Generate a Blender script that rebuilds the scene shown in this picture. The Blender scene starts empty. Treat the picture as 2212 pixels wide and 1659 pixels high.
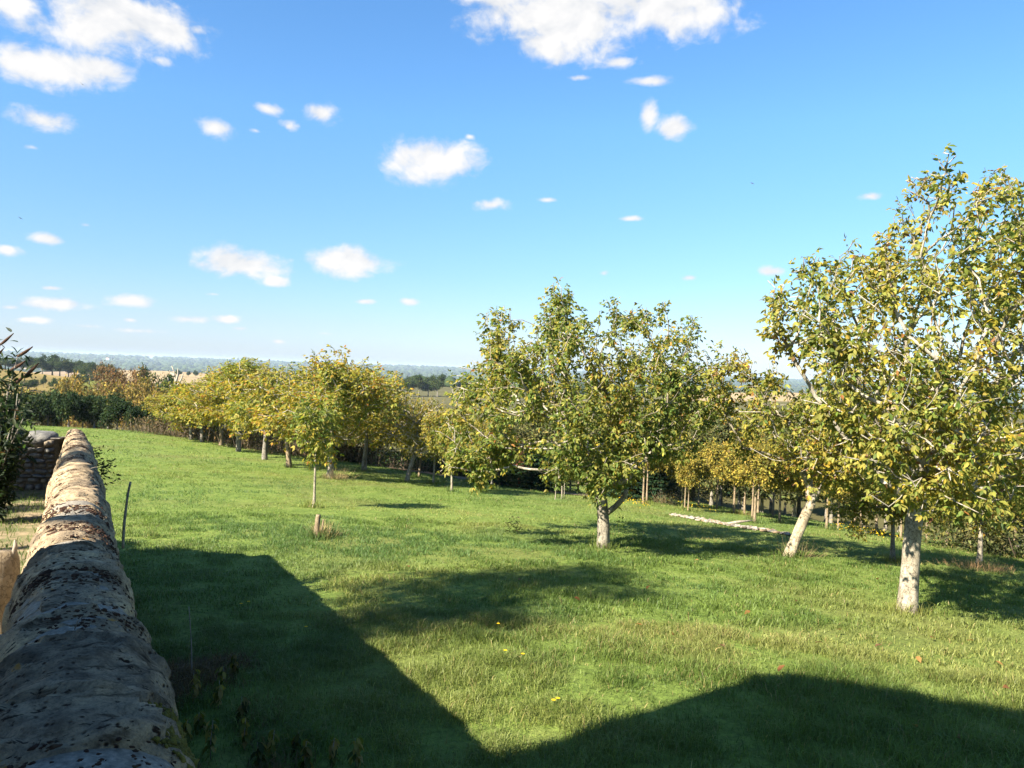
import bpy, math, random
import numpy as np
from mathutils import Matrix, Vector, noise as mnoise

rng = np.random.default_rng(7)
random.seed(7)
SC = bpy.context.scene
COL = SC.collection

# ------------------------------------------------------------------ camera
PITCH, ROLL, FPX = math.radians(1.02), math.radians(2.0), 1661.0
_F = np.array([0, math.cos(PITCH), -math.sin(PITCH)])
_R = np.array([1.0, 0, 0])
_U = np.array([0, math.sin(PITCH), math.cos(PITCH)])
_UP = _U * math.cos(ROLL) - _R * math.sin(ROLL)
_RT = _R * math.cos(ROLL) + _U * math.sin(ROLL)
cam_d = bpy.data.cameras.new('camera')
cam = bpy.data.objects.new('camera', cam_d)
COL.objects.link(cam)
cam_d.sensor_width = 36.0
cam_d.lens = 36.0 * FPX / 2212.0
cam_d.clip_start, cam_d.clip_end = 0.05, 40000.0
cam.matrix_world = Matrix((( _RT[0], _UP[0], -_F[0], 0), (_RT[1], _UP[1], -_F[1], 0),
                           (_RT[2], _UP[2], -_F[2], 0), (0, 0, 0, 1)))
SC.camera = cam

# ------------------------------------------------------------------ light
SUN_AZ, SUN_EL = math.radians(42.0), math.radians(37.0)      # direction the light travels, measured from +x
LDIR = np.array([math.cos(SUN_AZ) * math.cos(SUN_EL), math.sin(SUN_AZ) * math.cos(SUN_EL), -math.sin(SUN_EL)])
sun_d = bpy.data.lights.new('sun', 'SUN')
sun_d.energy, sun_d.angle, sun_d.color = 4.4, math.radians(0.53), (1.0, 0.905, 0.75)
sun = bpy.data.objects.new('sun', sun_d)
COL.objects.link(sun)
sun.rotation_euler = Vector(LDIR).to_track_quat('-Z', 'Y').to_euler()
SC.view_settings.view_transform = 'Standard'
SC.view_settings.look = 'None'
SC.view_settings.exposure = 2.36
SC.view_settings.gamma = 1.0
SC.view_settings.use_curve_mapping = False
try:
    SC.cycles.use_denoising = True
    SC.cycles.denoiser = 'OPENIMAGEDENOISE'
    SC.cycles.max_bounces = 6
    SC.cycles.transparent_max_bounces = 8
    SC.cycles.volume_bounces = 1
    SC.cycles.use_adaptive_sampling = False
    SC.cycles.sample_clamp_indirect = 6.0
except Exception:
    pass


def ray(px, py):
    d = _F + (px - 1106.0) / FPX * _RT - (py - 829.5) / FPX * _UP
    return d / d[1]


def at(px, py, depth):
    return ray(px, py) * depth


# clouds: outline centre in the sky, half width and height, weight
CLOUDS = [
    (30, 0, 95, 36, 1.0), (215, 45, 140, 80, 1.05), (335, 55, 115, 52, 1.0), (110, 143, 100, 44, 1.0), (215, 150, 75, 38, 1),
    (425, 65, 36, 22, .8), (345, 130, 50, 22, .55), (1080, -8, 120, 30, .9), (1230, 35, 190, 80, 1.05), (1400, 15, 190, 72, 1.05),
    (1175, 100, 66, 46, 1), (1530, 25, 85, 30, .7), (1340, 135, 60, 22, .62), (1405, 176, 75, 16, .7), (1255, 168, 45, 12, .55),
    (1400, 248, 27, 42, .85), (1455, 276, 48, 34, .85), (935, 345, 100, 50, 1), (1015, 295, 22, 12, .6), (468, 275, 46, 24, .9),
    (580, 236, 44, 20, .75), (625, 272, 36, 16, .75), (698, 246, 48, 30, .85), (552, 282, 24, 10, .7), (95, 262, 85, 36, .72),
    (70, 318, 36, 12, .6), (525, 569, 92, 33, 1.05), (755, 563, 90, 30, 1.05), (595, 607, 30, 13, .95), (100, 515, 42, 16, .85),
    (12, 540, 38, 15, .85), (185, 486, 24, 9, .7), (128, 657, 74, 15, .95), (280, 651, 60, 17, .95), (490, 690, 26, 11, 1),
    (405, 690, 54, 13, .65), (1062, 443, 48, 20, .75), (1185, 432, 34, 10, .65), (1365, 473, 38, 9, .6), (1880, 424, 34, 12, .75),
    (885, 652, 28, 11, .9), (785, 651, 30, 8, .75), (1662, 587, 32, 13, .85), (1490, 600, 28, 10, .75), (602, 738, 20, 7, .8),
    (110, 622, 28, 8, .75), (280, 691, 22, 8, .7), (20, 664, 30, 9, .7), (60, 690, 60, 12, .5), (1305, 590, 20, 14, .55),
    (700, 720, 60, 9, .45), (460, 635, 40, 9, .45), (300, 715, 90, 10, .45), (520, 1e-3 + 710, 50, 9, .5), (190, 705, 60, 9, .5),
]


def make_world():
    w = bpy.data.worlds.new('World')
    SC.world = w
    w.use_nodes = True
    nt = w.node_tree
    nt.nodes.clear()
    N, L = nt.nodes.new, nt.links.new

    def math_n(op, a, b=None, c=None, clamp=False):
        n = N('ShaderNodeMath'); n.operation = op; n.use_clamp = clamp
        for i, v in enumerate((a, b, c)):
            if v is None: continue
            if isinstance(v, (int, float)): n.inputs[i].default_value = v
            else: L(v, n.inputs[i])
        return n.outputs[0]
    out = N('ShaderNodeOutputWorld'); bg = N('ShaderNodeBackground')
    bg.inputs['Strength'].default_value = 0.060
    sky = N('ShaderNodeTexSky')
    sky.sky_type = 'NISHITA'; sky.sun_disc = False
    sky.sun_elevation = SUN_EL
    # the sun stands opposite the direction its light travels; Blender measures the rotation clockwise from +Y
    sky.sun_rotation = math.atan2(-LDIR[0], -LDIR[1])
    sky.altitude = 150; sky.air_density = 1.0; sky.dust_density = 0.7; sky.ozone_density = 2.2
    hsv = N('ShaderNodeHueSaturation')
    hsv.inputs['Saturation'].default_value = 1.0
    hsv.inputs['Value'].default_value = 1.0
    tc = N('ShaderNodeTexCoord')
    sep = N('ShaderNodeSeparateXYZ'); L(tc.outputs['Generated'], sep.inputs[0])
    # sky tint by height, the same all the way round the horizon
    low = N('ShaderNodeValToRGB')
    cr = low.color_ramp
    cr.elements[0].position = 0.0; cr.elements[0].color = (.48, .56, .80, 1)
    cr.elements[1].position = .42; cr.elements[1].color = (.44, .69, .86, 1)
    for p_, c_ in ((.05, (.46, .52, .68)), (.12, (.44, .555, .645)), (.20, (.45, .615, .71)), (.30, (.47, .70, .84))):
        e_ = cr.elements.new(p_); e_.color = (*c_, 1)
    L(sep.outputs[2], low.inputs[0])
    mlow = N('ShaderNodeMix'); mlow.data_type = 'RGBA'; mlow.blend_type = 'MULTIPLY'; mlow.inputs['Factor'].default_value = 1.0
    L(sky.outputs[0], mlow.inputs['A']); L(low.outputs[0], mlow.inputs['B'])
    L(mlow.outputs['Result'], hsv.inputs['Color'])
    az = math_n('ARCTAN2', sep.outputs[0], sep.outputs[1])
    el = math_n('ARCSINE', sep.outputs[2])
    com = N('ShaderNodeCombineXYZ'); L(az, com.inputs[0]); L(el, com.inputs[1])
    best = None
    for px, py, rx, ry, s in CLOUDS:
        d = ray(px, py); d = d / np.linalg.norm(d)
        a0, e0 = math.atan2(d[0], d[1]), math.asin(d[2])
        k = d[1] / FPX
        big = 1.13 + .10 * min(1.0, rx / 90.0)
        sx, sy = 1.0 / (big * rx * k / max(.3, math.cos(e0))), 1.0 / (big * ry * k)
        m = N('ShaderNodeVectorMath'); m.operation = 'MULTIPLY_ADD'
        L(com.outputs[0], m.inputs[0])
        m.inputs[1].default_value = (sx, sy, 0); m.inputs[2].default_value = (-a0 * sx, -e0 * sy, 0)
        ln = N('ShaderNodeVectorMath'); ln.operation = 'LENGTH'; L(m.outputs[0], ln.inputs[0])
        e = math_n('SUBTRACT', s, ln.outputs['Value'])
        best = e if best is None else math_n('MAXIMUM', best, e)
    def fbm(offset, scale, detail):
        v = N('ShaderNodeVectorMath'); v.operation = 'MULTIPLY_ADD'
        L(com.outputs[0], v.inputs[0]); v.inputs[1].default_value = (1.0, 1.35, 1.0); v.inputs[2].default_value = offset
        n = N('ShaderNodeTexNoise'); n.inputs['Scale'].default_value = scale
        n.inputs['Detail'].default_value = detail; n.inputs['Roughness'].default_value = .60
        n.inputs['Distortion'].default_value = .35
        L(v.outputs[0], n.inputs['Vector'])
        return n.outputs[0]
    n1 = fbm((0, 0, 0), 11.0, 8.0)
    n2 = fbm((-.008, .016, .0), 11.0, 4.0)
    n0 = fbm((0, 0, 0), 11.0, 4.0)
    n3 = fbm((3.1, 1.7, 0), 34.0, 6.0)
    D = math_n('ADD', best, math_n('MULTIPLY', math_n('SUBTRACT', n1, .53), 1.8))
    D = math_n('ADD', D, math_n('MULTIPLY', math_n('SUBTRACT', n3, .52), 1.0))
    mr = N('ShaderNodeMapRange'); mr.interpolation_type = 'SMOOTHSTEP'
    L(D, mr.inputs['Value']); mr.inputs['From Min'].default_value = -.05; mr.inputs['From Max'].default_value = .62
    alpha = mr.outputs[0]
    body = N('ShaderNodeMapRange'); L(D, body.inputs['Value'])
    body.inputs['From Min'].default_value = .1; body.inputs['From Max'].default_value = .9
    lit = math_n('ADD', math_n('MULTIPLY', math_n('SUBTRACT', n0, n2), 3.4), .62, clamp=True)  # cloud self-shadow painted in: brighter towards the sun, greyer away from it
    lit2 = math_n('ADD', math_n('MULTIPLY', lit, .7), math_n('MULTIPLY', body.outputs[0], .32), clamp=True)
    cc = N('ShaderNodeMix'); cc.data_type = 'RGBA'
    cc.inputs['A'].default_value = (2.45, 2.55, 2.70, 1); cc.inputs['B'].default_value = (3.55, 3.47, 3.36, 1)
    L(lit2, cc.inputs['Factor'])
    mix = N('ShaderNodeMix'); mix.data_type = 'RGBA'
    L(math_n('MULTIPLY', alpha, .97), mix.inputs['Factor'])
    L(hsv.outputs[0], mix.inputs['A']); L(cc.outputs['Result'], mix.inputs['B'])
    L(mix.outputs['Result'], bg.inputs['Color'])
    L(bg.outputs[0], out.inputs['Surface'])


make_world()

# ------------------------------------------------------------------ ground shape
CG = [-2.91017108, .00917471690, -.0505691015, -.00101111636, -.00207981601, -.000598923750]


def sstep(a, b, x):
    t = np.clip((x - a) / (b - a), 0, 1)
    return t * t * (3 - 2 * t)


def _hash(ix, iy, iz, seed):
    h = (ix * 374761393 + iy * 668265263 + iz * 1274126177 + seed * 974711) & 0xFFFFFFFF
    h = ((h ^ (h >> 13)) * 1274126177) & 0xFFFFFFFF
    h = h ^ (h >> 16)
    return (h & 0xFFFF) / 65535.0


def vnoise(x, y, z=0.0, seed=0):
    x, y, z = np.broadcast_arrays(np.asarray(x, float), np.asarray(y, float), np.asarray(z, float))
    ix, iy, iz = np.floor(x).astype(np.int64), np.floor(y).astype(np.int64), np.floor(z).astype(np.int64)
    fx, fy, fz = x - ix, y - iy, z - iz
    fx, fy, fz = fx * fx * (3 - 2 * fx), fy * fy * (3 - 2 * fy), fz * fz * (3 - 2 * fz)
    r = 0
    for dx in (0, 1):
        for dy in (0, 1):
            for dz in (0, 1):
                r = r + _hash(ix + dx, iy + dy, iz + dz, seed) * (fx if dx else 1 - fx) * (fy if dy else 1 - fy) * (fz if dz else 1 - fz)
    return r


def fbm(x, y, z=0.0, oct=4, seed=0, rough=.5):
    a, s, t = 1.0, 0.0, 0.0
    for o in range(oct):
        f = 2.0 ** o
        s = s + a * vnoise(np.asarray(x) * f, np.asarray(y) * f, np.asarray(z) * f, seed + o * 17)
        t += a; a *= rough
    return s / t


def ground_near(x, y):
    return CG[0] + CG[1] * x + CG[2] * y + CG[3] * x * x + CG[4] * x * y + CG[5] * y * y


_PR = np.array([0, 60, 80, 120, 200, 300, 430, 600, 900, 1400, 2200, 3200, 4600, 6000, 7200, 9000, 14000.0])
_PZ = np.array([-3.5, -7, -9, -12.5, -17, -17.5, -17, -19, -21, -38, -50, -55, -44, -14, -6, -30, -120.0])


def ground_far(x, y):
    r = np.hypot(x, y)
    a = np.degrees(np.arctan2(x, y))
    z = np.interp(r, _PR, _PZ)
    # vineyard hill on the left, stubble rise right of it, gentle rises elsewhere
    z = z + 13.2 * np.exp(-((a + 40) / 10.5) ** 2) * np.exp(-((r - 470) / 170) ** 2)
    z = z + 8.5 * np.exp(-((a + 25) / 7) ** 2) * np.exp(-((r - 980) / 260) ** 2)
    z = z + 10.0 * np.exp(-((a - 20) / 9) ** 2) * np.exp(-((r - 560) / 170) ** 2)
    z = z + 9.0 * np.exp(-((a + 4) / 8) ** 2) * np.exp(-((r - 820) / 220) ** 2)
    z = z + (fbm(x / 420.0, y / 420.0, 0, 3, 5) - .5) * 10 * sstep(500, 1500, r)
    return z


def ground(x, y):
    x, y = np.asarray(x, float), np.asarray(y, float)
    r = np.hypot(x, y)
    t = sstep(58, 105, r)
    n = ground_near(x * np.minimum(1, 95 / np.maximum(r, 1e-6)), y * np.minimum(1, 95 / np.maximum(r, 1e-6)))
    z = n * (1 - t) + ground_far(x, y) * t
    return z + (fbm(x / 3.1, y / 3.1, 0, 3, 3) - .5) * .16 * sstep(3, 8, r) * (1 - t)


def hit(px, py, lo=2.0, hi=400.0):
    v = ray(px, py)
    a = lo
    d = lo
    while d < hi:
        p = v * d
        if p[2] <= float(ground(p[0], p[1])):
            b = d
            for _ in range(30):
                m = (a + b) / 2
                q = v * m
                if q[2] <= float(ground(q[0], q[1])): b = m
                else: a = m
            return v * b
        a = d
        d *= 1.02
    return v * hi


def garden_z(x, y):
    return -1.78 - .032 * np.asarray(y, float) + (fbm(np.asarray(x) / 1.3, np.asarray(y) / 1.3, 0, 2, 11) - .5) * .06


# ------------------------------------------------------------------ mesh helpers
def link(o, parent=None):
    COL.objects.link(o)
    if parent is not None:
        o.parent = parent
    return o


def mesh(name, V, faces, mat, col=None, smooth=False):
    """V Nx3; faces: list of int arrays (M,3) or (M,4); col Nx3 per-vertex colour."""
    me = bpy.data.meshes.new(name)
    V = np.asarray(V, dtype=np.float32)
    faces = [np.asarray(f, dtype=np.int32) for f in faces if len(f)]
    loops = np.concatenate([f.ravel() for f in faces]) if faces else np.zeros(0, np.int32)
    sizes = np.concatenate([np.full(len(f), f.shape[1], np.int32) for f in faces]) if faces else np.zeros(0, np.int32)
    starts = np.concatenate([[0], np.cumsum(sizes)[:-1]]).astype(np.int32) if len(sizes) else sizes
    me.vertices.add(len(V)); me.vertices.foreach_set('co', V.ravel())
    me.loops.add(len(loops)); me.loops.foreach_set('vertex_index', loops)
    me.polygons.add(len(sizes)); me.polygons.foreach_set('loop_start', starts)
    if smooth and len(sizes):
        me.polygons.foreach_set('use_smooth', np.ones(len(sizes), dtype=bool))
    if col is not None:
        a = me.attributes.new('tint', 'FLOAT_COLOR', 'POINT')
        c = np.ones((len(V), 4), np.float32); c[:, :3] = col
        a.data.foreach_set('color', c.ravel())
    if mat is not None:
        me.materials.append(mat)
    me.update(calc_edges=True)
    return me


def obj(name, me, parent=None, loc=None):
    o = bpy.data.objects.new(name, me)
    link(o, parent)
    if loc is not None:
        o.location = loc
    return o


def tag(o, label=None, cat=None, group=None, kind=None):
    if label: o['label'] = label
    if cat: o['category'] = cat
    if group: o['group'] = group
    if kind: o['kind'] = kind
    return o


def thing(name, loc, label, cat, group=None, rz=0.0):
    o = bpy.data.objects.new(name, None)
    link(o)
    o.empty_display_size = .3
    o.location = loc
    o.rotation_euler = (0, 0, rz)
    return tag(o, label, cat, group)


def norm(v):
    return v / np.maximum(np.linalg.norm(v, axis=-1, keepdims=True), 1e-9)


def rand_unit(n):
    return norm(rng.normal(size=(n, 3)))


# ------------------------------------------------------------------ materials
def new_mat(name):
    m = bpy.data.materials.new(name)
    m.use_nodes = True
    nt = m.node_tree
    return m, nt, nt.nodes['Principled BSDF']


def ramp(nt, stops, fac):
    r = nt.nodes.new('ShaderNodeValToRGB')
    while len(r.color_ramp.elements) < len(stops):
        r.color_ramp.elements.new(.5)
    for e, (p, c) in zip(r.color_ramp.elements, stops):
        e.position = p; e.color = (*c, 1)
    nt.links.new(fac, r.inputs[0])
    return r.outputs[0]


def noise_n(nt, scale, detail=4, rough=.55, vec=None, dist=0.0, kind='Fac'):
    n = nt.nodes.new('ShaderNodeTexNoise')
    n.inputs['Scale'].default_value = scale; n.inputs['Detail'].default_value = detail
    n.inputs['Roughness'].default_value = rough; n.inputs['Distortion'].default_value = dist
    if vec is not None: nt.links.new(vec, n.inputs['Vector'])
    return n.outputs[0]


def mixc(nt, fac, a, b, mode='MIX'):
    m = nt.nodes.new('ShaderNodeMix'); m.data_type = 'RGBA'; m.blend_type = mode
    for k, v in (('Factor', fac), ('A', a), ('B', b)):
        s = m.inputs[k]
        if isinstance(v, (int, float)): s.default_value = v
        elif isinstance(v, tuple): s.default_value = (*v, 1)
        else: nt.links.new(v, s)
    return m.outputs['Result']


def geo_pos(nt):
    return nt.nodes.new('ShaderNodeNewGeometry').outputs['Position']


def obj_pos(nt):
    return nt.nodes.new('ShaderNodeTexCoord').outputs['Object']


def mapv(nt, vec, scale):
    m = nt.nodes.new('ShaderNodeMapping'); m.inputs['Scale'].default_value = scale
    nt.links.new(vec, m.inputs['Vector'])
    return m.outputs[0]


def bump(nt, bsdf, height, strength, dist):
    b = nt.nodes.new('ShaderNodeBump'); b.inputs['Strength'].default_value = strength; b.inputs['Distance'].default_value = dist
    nt.links.new(height, b.inputs['Height']); nt.links.new(b.outputs[0], bsdf.inputs['Normal'])


def foliage_mat(name, trans=.35, rough=.5, spec=.25, boost=(1.15, 1.2, .6)):
    m, nt, b = new_mat(name)
    a = nt.nodes.new('ShaderNodeAttribute'); a.attribute_name = 'tint'
    nt.links.new(a.outputs['Color'], b.inputs['Base Color'])
    b.inputs['Roughness'].default_value = rough
    b.inputs['Specular IOR Level'].default_value = spec
    t = nt.nodes.new('ShaderNodeBsdfTranslucent')
    c = mixc(nt, 1.0, a.outputs['Color'], boost, 'MULTIPLY')
    nt.links.new(c, t.inputs['Color'])
    mx = nt.nodes.new('ShaderNodeMixShader'); mx.inputs[0].default_value = trans
    nt.links.new(b.outputs[0], mx.inputs[1]); nt.links.new(t.outputs[0], mx.inputs[2])
    nt.links.new(mx.outputs[0], nt.nodes['Material Output'].inputs['Surface'])
    return m


M_LEAF = foliage_mat('walnut leaf', .5, .55, .2)
M_FAR = foliage_mat('distant foliage', .25, .7, .1)
M_GRASS = foliage_mat('grass blades', .45, .5, .25, (1.15, 1.25, .7))
M_DRY = foliage_mat('dry stalks', .2, .7, .1, (1, 1, 1))
M_FLOWER = foliage_mat('petals', .3, .6, .1, (1, 1, 1))


def bark_mat(name, c0, c1, c2, scale, crack=.5):
    m, nt, b = new_mat(name)
    v = obj_pos(nt)
    n1 = noise_n(nt, 6 * scale, 5, .6, mapv(nt, v, (1, 1, .45)))
    n2 = noise_n(nt, 24 * scale, 6, .65, mapv(nt, v, (1, 1, .35)), .6)
    base = ramp(nt, [(.3, c0), (.52, c1), (.75, c2)], n1)
    dark = ramp(nt, [(.30, (crack,) * 3), (.44, (1, 1, 1))], n2)
    base = mixc(nt, 1.0, base, dark, 'MULTIPLY')
    vo = nt.nodes.new('ShaderNodeTexVoronoi'); vo.feature = 'DISTANCE_TO_EDGE'; vo.inputs['Scale'].default_value = 13 * scale
    wv = nt.nodes.new('ShaderNodeVectorMath'); wv.operation = 'MULTIPLY_ADD'
    wn = nt.nodes.new('ShaderNodeTexNoise'); wn.inputs['Scale'].default_value = 9 * scale
    nt.links.new(v, wn.inputs['Vector'])
    nt.links.new(wn.outputs[1], wv.inputs[0]); wv.inputs[1].default_value = (.16,) * 3
    nt.links.new(mapv(nt, v, (1, 1, .75)), wv.inputs[2]); nt.links.new(wv.outputs[0], vo.inputs['Vector'])
    ck = ramp(nt, [(.01, (crack * .6,) * 3), (.07, (1, 1, 1))], vo.outputs['Distance'])
    mot = ramp(nt, [(.42, (1, 1, 1)), (.62, (.62, .60, .56))], noise_n(nt, 3.2 * scale, 6, .7, mapv(nt, v, (1, 1, .8))))
    base = mixc(nt, .75, base, ck, 'MULTIPLY')
    nt.links.new(mixc(nt, 1.0, base, mot, 'MULTIPLY'), b.inputs['Base Color'])
    b.inputs['Roughness'].default_value = .85
    b.inputs['Specular IOR Level'].default_value = .15
    bump(nt, b, n2, .7, .02)
    return m


M_BARK = bark_mat('pale walnut bark', (.16, .14, .105), (.31, .275, .21), (.43, .39, .31), 1.0, .25)
M_BARK_GREY = bark_mat('grey bark', (.10, .09, .075), (.22, .20, .165), (.36, .33, .28), 1.0, .4)
M_BARK_TAN = bark_mat('tan bark', (.16, .12, .075), (.26, .20, .13), (.36, .28, .19), 1.5, .5)
M_BARK_MID = bark_mat('grey white bark', (.13, .115, .09), (.25, .225, .175), (.38, .35, .29), 1.0, .28)
M_BARK_LEAN = bark_mat('tan white bark', (.20, .165, .115), (.36, .305, .215), (.46, .41, .31), 1.0, .3)
M_LOG = bark_mat('split log', (.15, .11, .07), (.28, .22, .145), (.40, .335, .245), 1.5, .7)
M_TWIG = bark_mat('lichen grey twigs', (.22, .20, .165), (.36, .33, .27), (.52, .48, .39), 2.0, .6)
M_RUST = bark_mat('rusty dead bark', (.10, .04, .02), (.17, .07, .035), (.20, .11, .06), 2.0, .6)


def plain_mat(name, stops, scale, detail=5, rough=.85, bscale=0, bstr=.4, bdist=.02, vec='obj', stretch=(1, 1, 1)):
    m, nt, b = new_mat(name)
    v = mapv(nt, obj_pos(nt) if vec == 'obj' else geo_pos(nt), stretch)
    n = noise_n(nt, scale, detail, .6, v)
    nt.links.new(ramp(nt, stops, n), b.inputs['Base Color'])
    b.inputs['Roughness'].default_value = rough
    b.inputs['Specular IOR Level'].default_value = .15
    if bscale:
        bump(nt, b, noise_n(nt, bscale, 6, .65, v), bstr, bdist)
    return m


WU = np.array([-.4991, .8665])          # garden wall: direction seen from above
WN = np.array([.8665, .4991])           # towards the field


def stone_mat(name, warm=0.0):
    """lichen-covered limestone: pale and grey patches, fine grain, dark pits, a few orange lichens"""
    m, nt, b = new_mat(name)
    v = geo_pos(nt)
    big = noise_n(nt, 3.2, 5, .6, v)
    mid = noise_n(nt, 17, 6, .68, v, .3)
    fine = noise_n(nt, 140, 5, .7, v)
    c = ramp(nt, [(.28, (.14, .132, .12)), (.44, (.29, .275, .245)), (.58, (.42, .395, .34)), (.76, (.56, .52, .43))], mid)
    patch = ramp(nt, [(.36, (.42, .42, .43)), (.50, (.85, .85, .86)), (.66, (1.12, 1.08, .98))], big)
    c = mixc(nt, 1.0, c, patch, 'MULTIPLY')
    gr = ramp(nt, [(.28, (.45, .43, .41)), (.5, (1, 1, 1)), (.7, (1.25, 1.22, 1.16))], fine)
    c = mixc(nt, .8, c, gr, 'MULTIPLY')
    vo = nt.nodes.new('ShaderNodeTexVoronoi'); vo.inputs['Scale'].default_value = 26
    nt.links.new(mapv(nt, v, (1, 1, 1)), vo.inputs['Vector'])
    du = nt.nodes.new('ShaderNodeVectorMath'); du.operation = 'DOT_PRODUCT'; du.inputs[1].default_value = (WU[0], WU[1], 0)
    dv = nt.nodes.new('ShaderNodeVectorMath'); dv.operation = 'DOT_PRODUCT'; dv.inputs[1].default_value = (WN[0], WN[1], 0)
    sz = nt.nodes.new('ShaderNodeSeparateXYZ'); cx = nt.nodes.new('ShaderNodeCombineXYZ')
    for n_ in (du, dv, sz): nt.links.new(v, n_.inputs[0])
    nt.links.new(du.outputs['Value'], cx.inputs[0]); nt.links.new(dv.outputs['Value'], cx.inputs[1]); nt.links.new(sz.outputs[2], cx.inputs[2])
    stv = noise_n(nt, 1.0, 5, .62, mapv(nt, cx.outputs[0], (34, 6, 8)), .5)
    st = ramp(nt, [(.34, (.22, .20, .18)), (.45, (1, 1, 1)), (.6, (1, 1, 1)), (.72, (1.35, 1.32, 1.22))], stv)
    c = mixc(nt, .9, c, st, 'MULTIPLY')
    blk = noise_n(nt, 1.0, 4, .7, mapv(nt, cx.outputs[0], (60, 19, 22)), .4)
    bm_ = ramp(nt, [(.59, (0, 0, 0)), (.64, (1, 1, 1))], blk)
    c = mixc(nt, bm_, c, (.032, .024, .020))
    vo.inputs['Scale'].default_value = 44
    pit = ramp(nt, [(.10, (1, 1, 1)), (.26, (0, 0, 0))], vo.outputs['Distance'])
    gate = ramp(nt, [(.44, (0, 0, 0)), (.52, (1, 1, 1))], noise_n(nt, 8, 4, .6, v))
    pm = mixc(nt, 1.0, pit, gate, 'MULTIPLY')
    c = mixc(nt, pm, c, (.035, .026, .022))
    org = ramp(nt, [(.66, (0, 0, 0)), (.70, (1, 1, 1))], noise_n(nt, 11, 6, .7, mapv(nt, v, (1.3, 1.1, 1.7))))
    c = mixc(nt, mixc(nt, 1.0, org, (.75, .75, .75), 'MULTIPLY'), c, (.42, .25, .045))
    c = mixc(nt, 1.0, c, (1.20, 1.02, .80), 'MULTIPLY')
    oi = nt.nodes.new('ShaderNodeObjectInfo')
    c = mixc(nt, 1.0, c, ramp(nt, [(0, (.72, .70, .68)), (.5, (.92, .90, .87)), (1, (1.05, 1.01, .93))], oi.outputs['Random']), 'MULTIPLY')
    if warm:
        c = mixc(nt, warm, c, (.42, .33, .2), 'MULTIPLY')
    nt.links.new(c, b.inputs['Base Color'])
    b.inputs['Roughness'].default_value = .92
    b.inputs['Specular IOR Level'].default_value = .1
    h = nt.nodes.new('ShaderNodeMath'); h.operation = 'ADD'
    nt.links.new(stv, h.inputs[0]); nt.links.new(fine, h.inputs[1])
    h2 = nt.nodes.new('ShaderNodeMath'); h2.operation = 'SUBTRACT'
    nt.links.new(h.outputs[0], h2.inputs[0]); nt.links.new(pm, h2.inputs[1])
    bump(nt, b, h2.outputs[0], .9, .016)
    return m


M_STONE = stone_mat('lichened limestone')
M_MORTAR = plain_mat('grey mortar', [(.3, (.12, .108, .088)), (.55, (.23, .208, .170)), (.75, (.36, .325, .265))], 60, 6, .95, 110, .8, .01, 'geo')
M_RUBBLE = plain_mat('rubble wall stone', [(.28, (.07, .06, .045)), (.5, (.17, .14, .10)), (.72, (.30, .25, .18))], 7, 6, .95, 40, .8, .02, 'geo')
M_DARKSTONE = plain_mat('weathered shade-dark stone', [(.28, (.05, .05, .05)), (.5, (.13, .128, .12)), (.72, (.26, .25, .22))], 9, 6, .95, 40, .8, .02, 'geo')
M_MOSS = plain_mat('dark moss', [(.3, (.028, .018, .013)), (.55, (.060, .032, .022)), (.8, (.10, .07, .03))], 30, 4, 1.0, 300, 1, .006, 'geo')
M_MOSSY = plain_mat('yellow green moss', [(.3, (.06, .055, .012)), (.55, (.15, .125, .025)), (.8, (.24, .19, .05))], 40, 4, 1.0, 300, 1, .006, 'geo')
M_WOOD = plain_mat('weathered wood', [(.25, (.15, .10, .055)), (.5, (.38, .28, .17)), (.75, (.52, .42, .28))], 9, 6, .85, 22, .8, .02, 'obj', (1, 1, .25))
M_GREYWOOD = plain_mat('grey weathered wood', [(.25, (.10, .085, .065)), (.5, (.25, .21, .165)), (.75, (.40, .35, .28))], 14, 6, .85, 40, .8, .01, 'obj', (1, 1, .2))
M_EARTH = plain_mat('dry earth', [(.3, (.10, .07, .04)), (.55, (.22, .16, .10)), (.8, (.34, .27, .17))], 3, 6, .95, 20, .6, .03, 'geo')
M_CHALK = plain_mat('pale rubble', [(.3, (.11, .095, .075)), (.5, (.22, .195, .155)), (.75, (.36, .33, .28))], 8, 5, .95, 0, 0, 0, 'geo')
M_TILE = plain_mat('clay roof tile', [(.3, (.16, .07, .04)), (.55, (.30, .14, .08)), (.8, (.40, .24, .15))], 5, 5, .9, 30, .5, .02)
M_PLASTER = plain_mat('lime render', [(.3, (.36, .31, .24)), (.6, (.50, .44, .35)), (.8, (.58, .52, .42))], 3, 5, .95, 30, .5, .02)
M_SHUTTER = plain_mat('painted wood shutter', [(.3, (.22, .27, .30)), (.7, (.30, .36, .39))], 6, 3, .6)
M_GLASS, _nt, _b = new_mat('window glass')
_b.inputs['Base Color'].default_value = (.02, .025, .03, 1); _b.inputs['Roughness'].default_value = .05
M_NUT = plain_mat('green walnut husk', [(.3, (.10, .13, .025)), (.7, (.19, .22, .05))], 20, 3, .5)
M_BIRD = plain_mat('dark feathers', [(.3, (.02, .02, .02)), (.7, (.05, .045, .04))], 20, 2, .7)
M_WHITE = plain_mat('white render', [(.3, (.72, .70, .66)), (.7, (.80, .78, .74))], 2, 2, .8)


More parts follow.
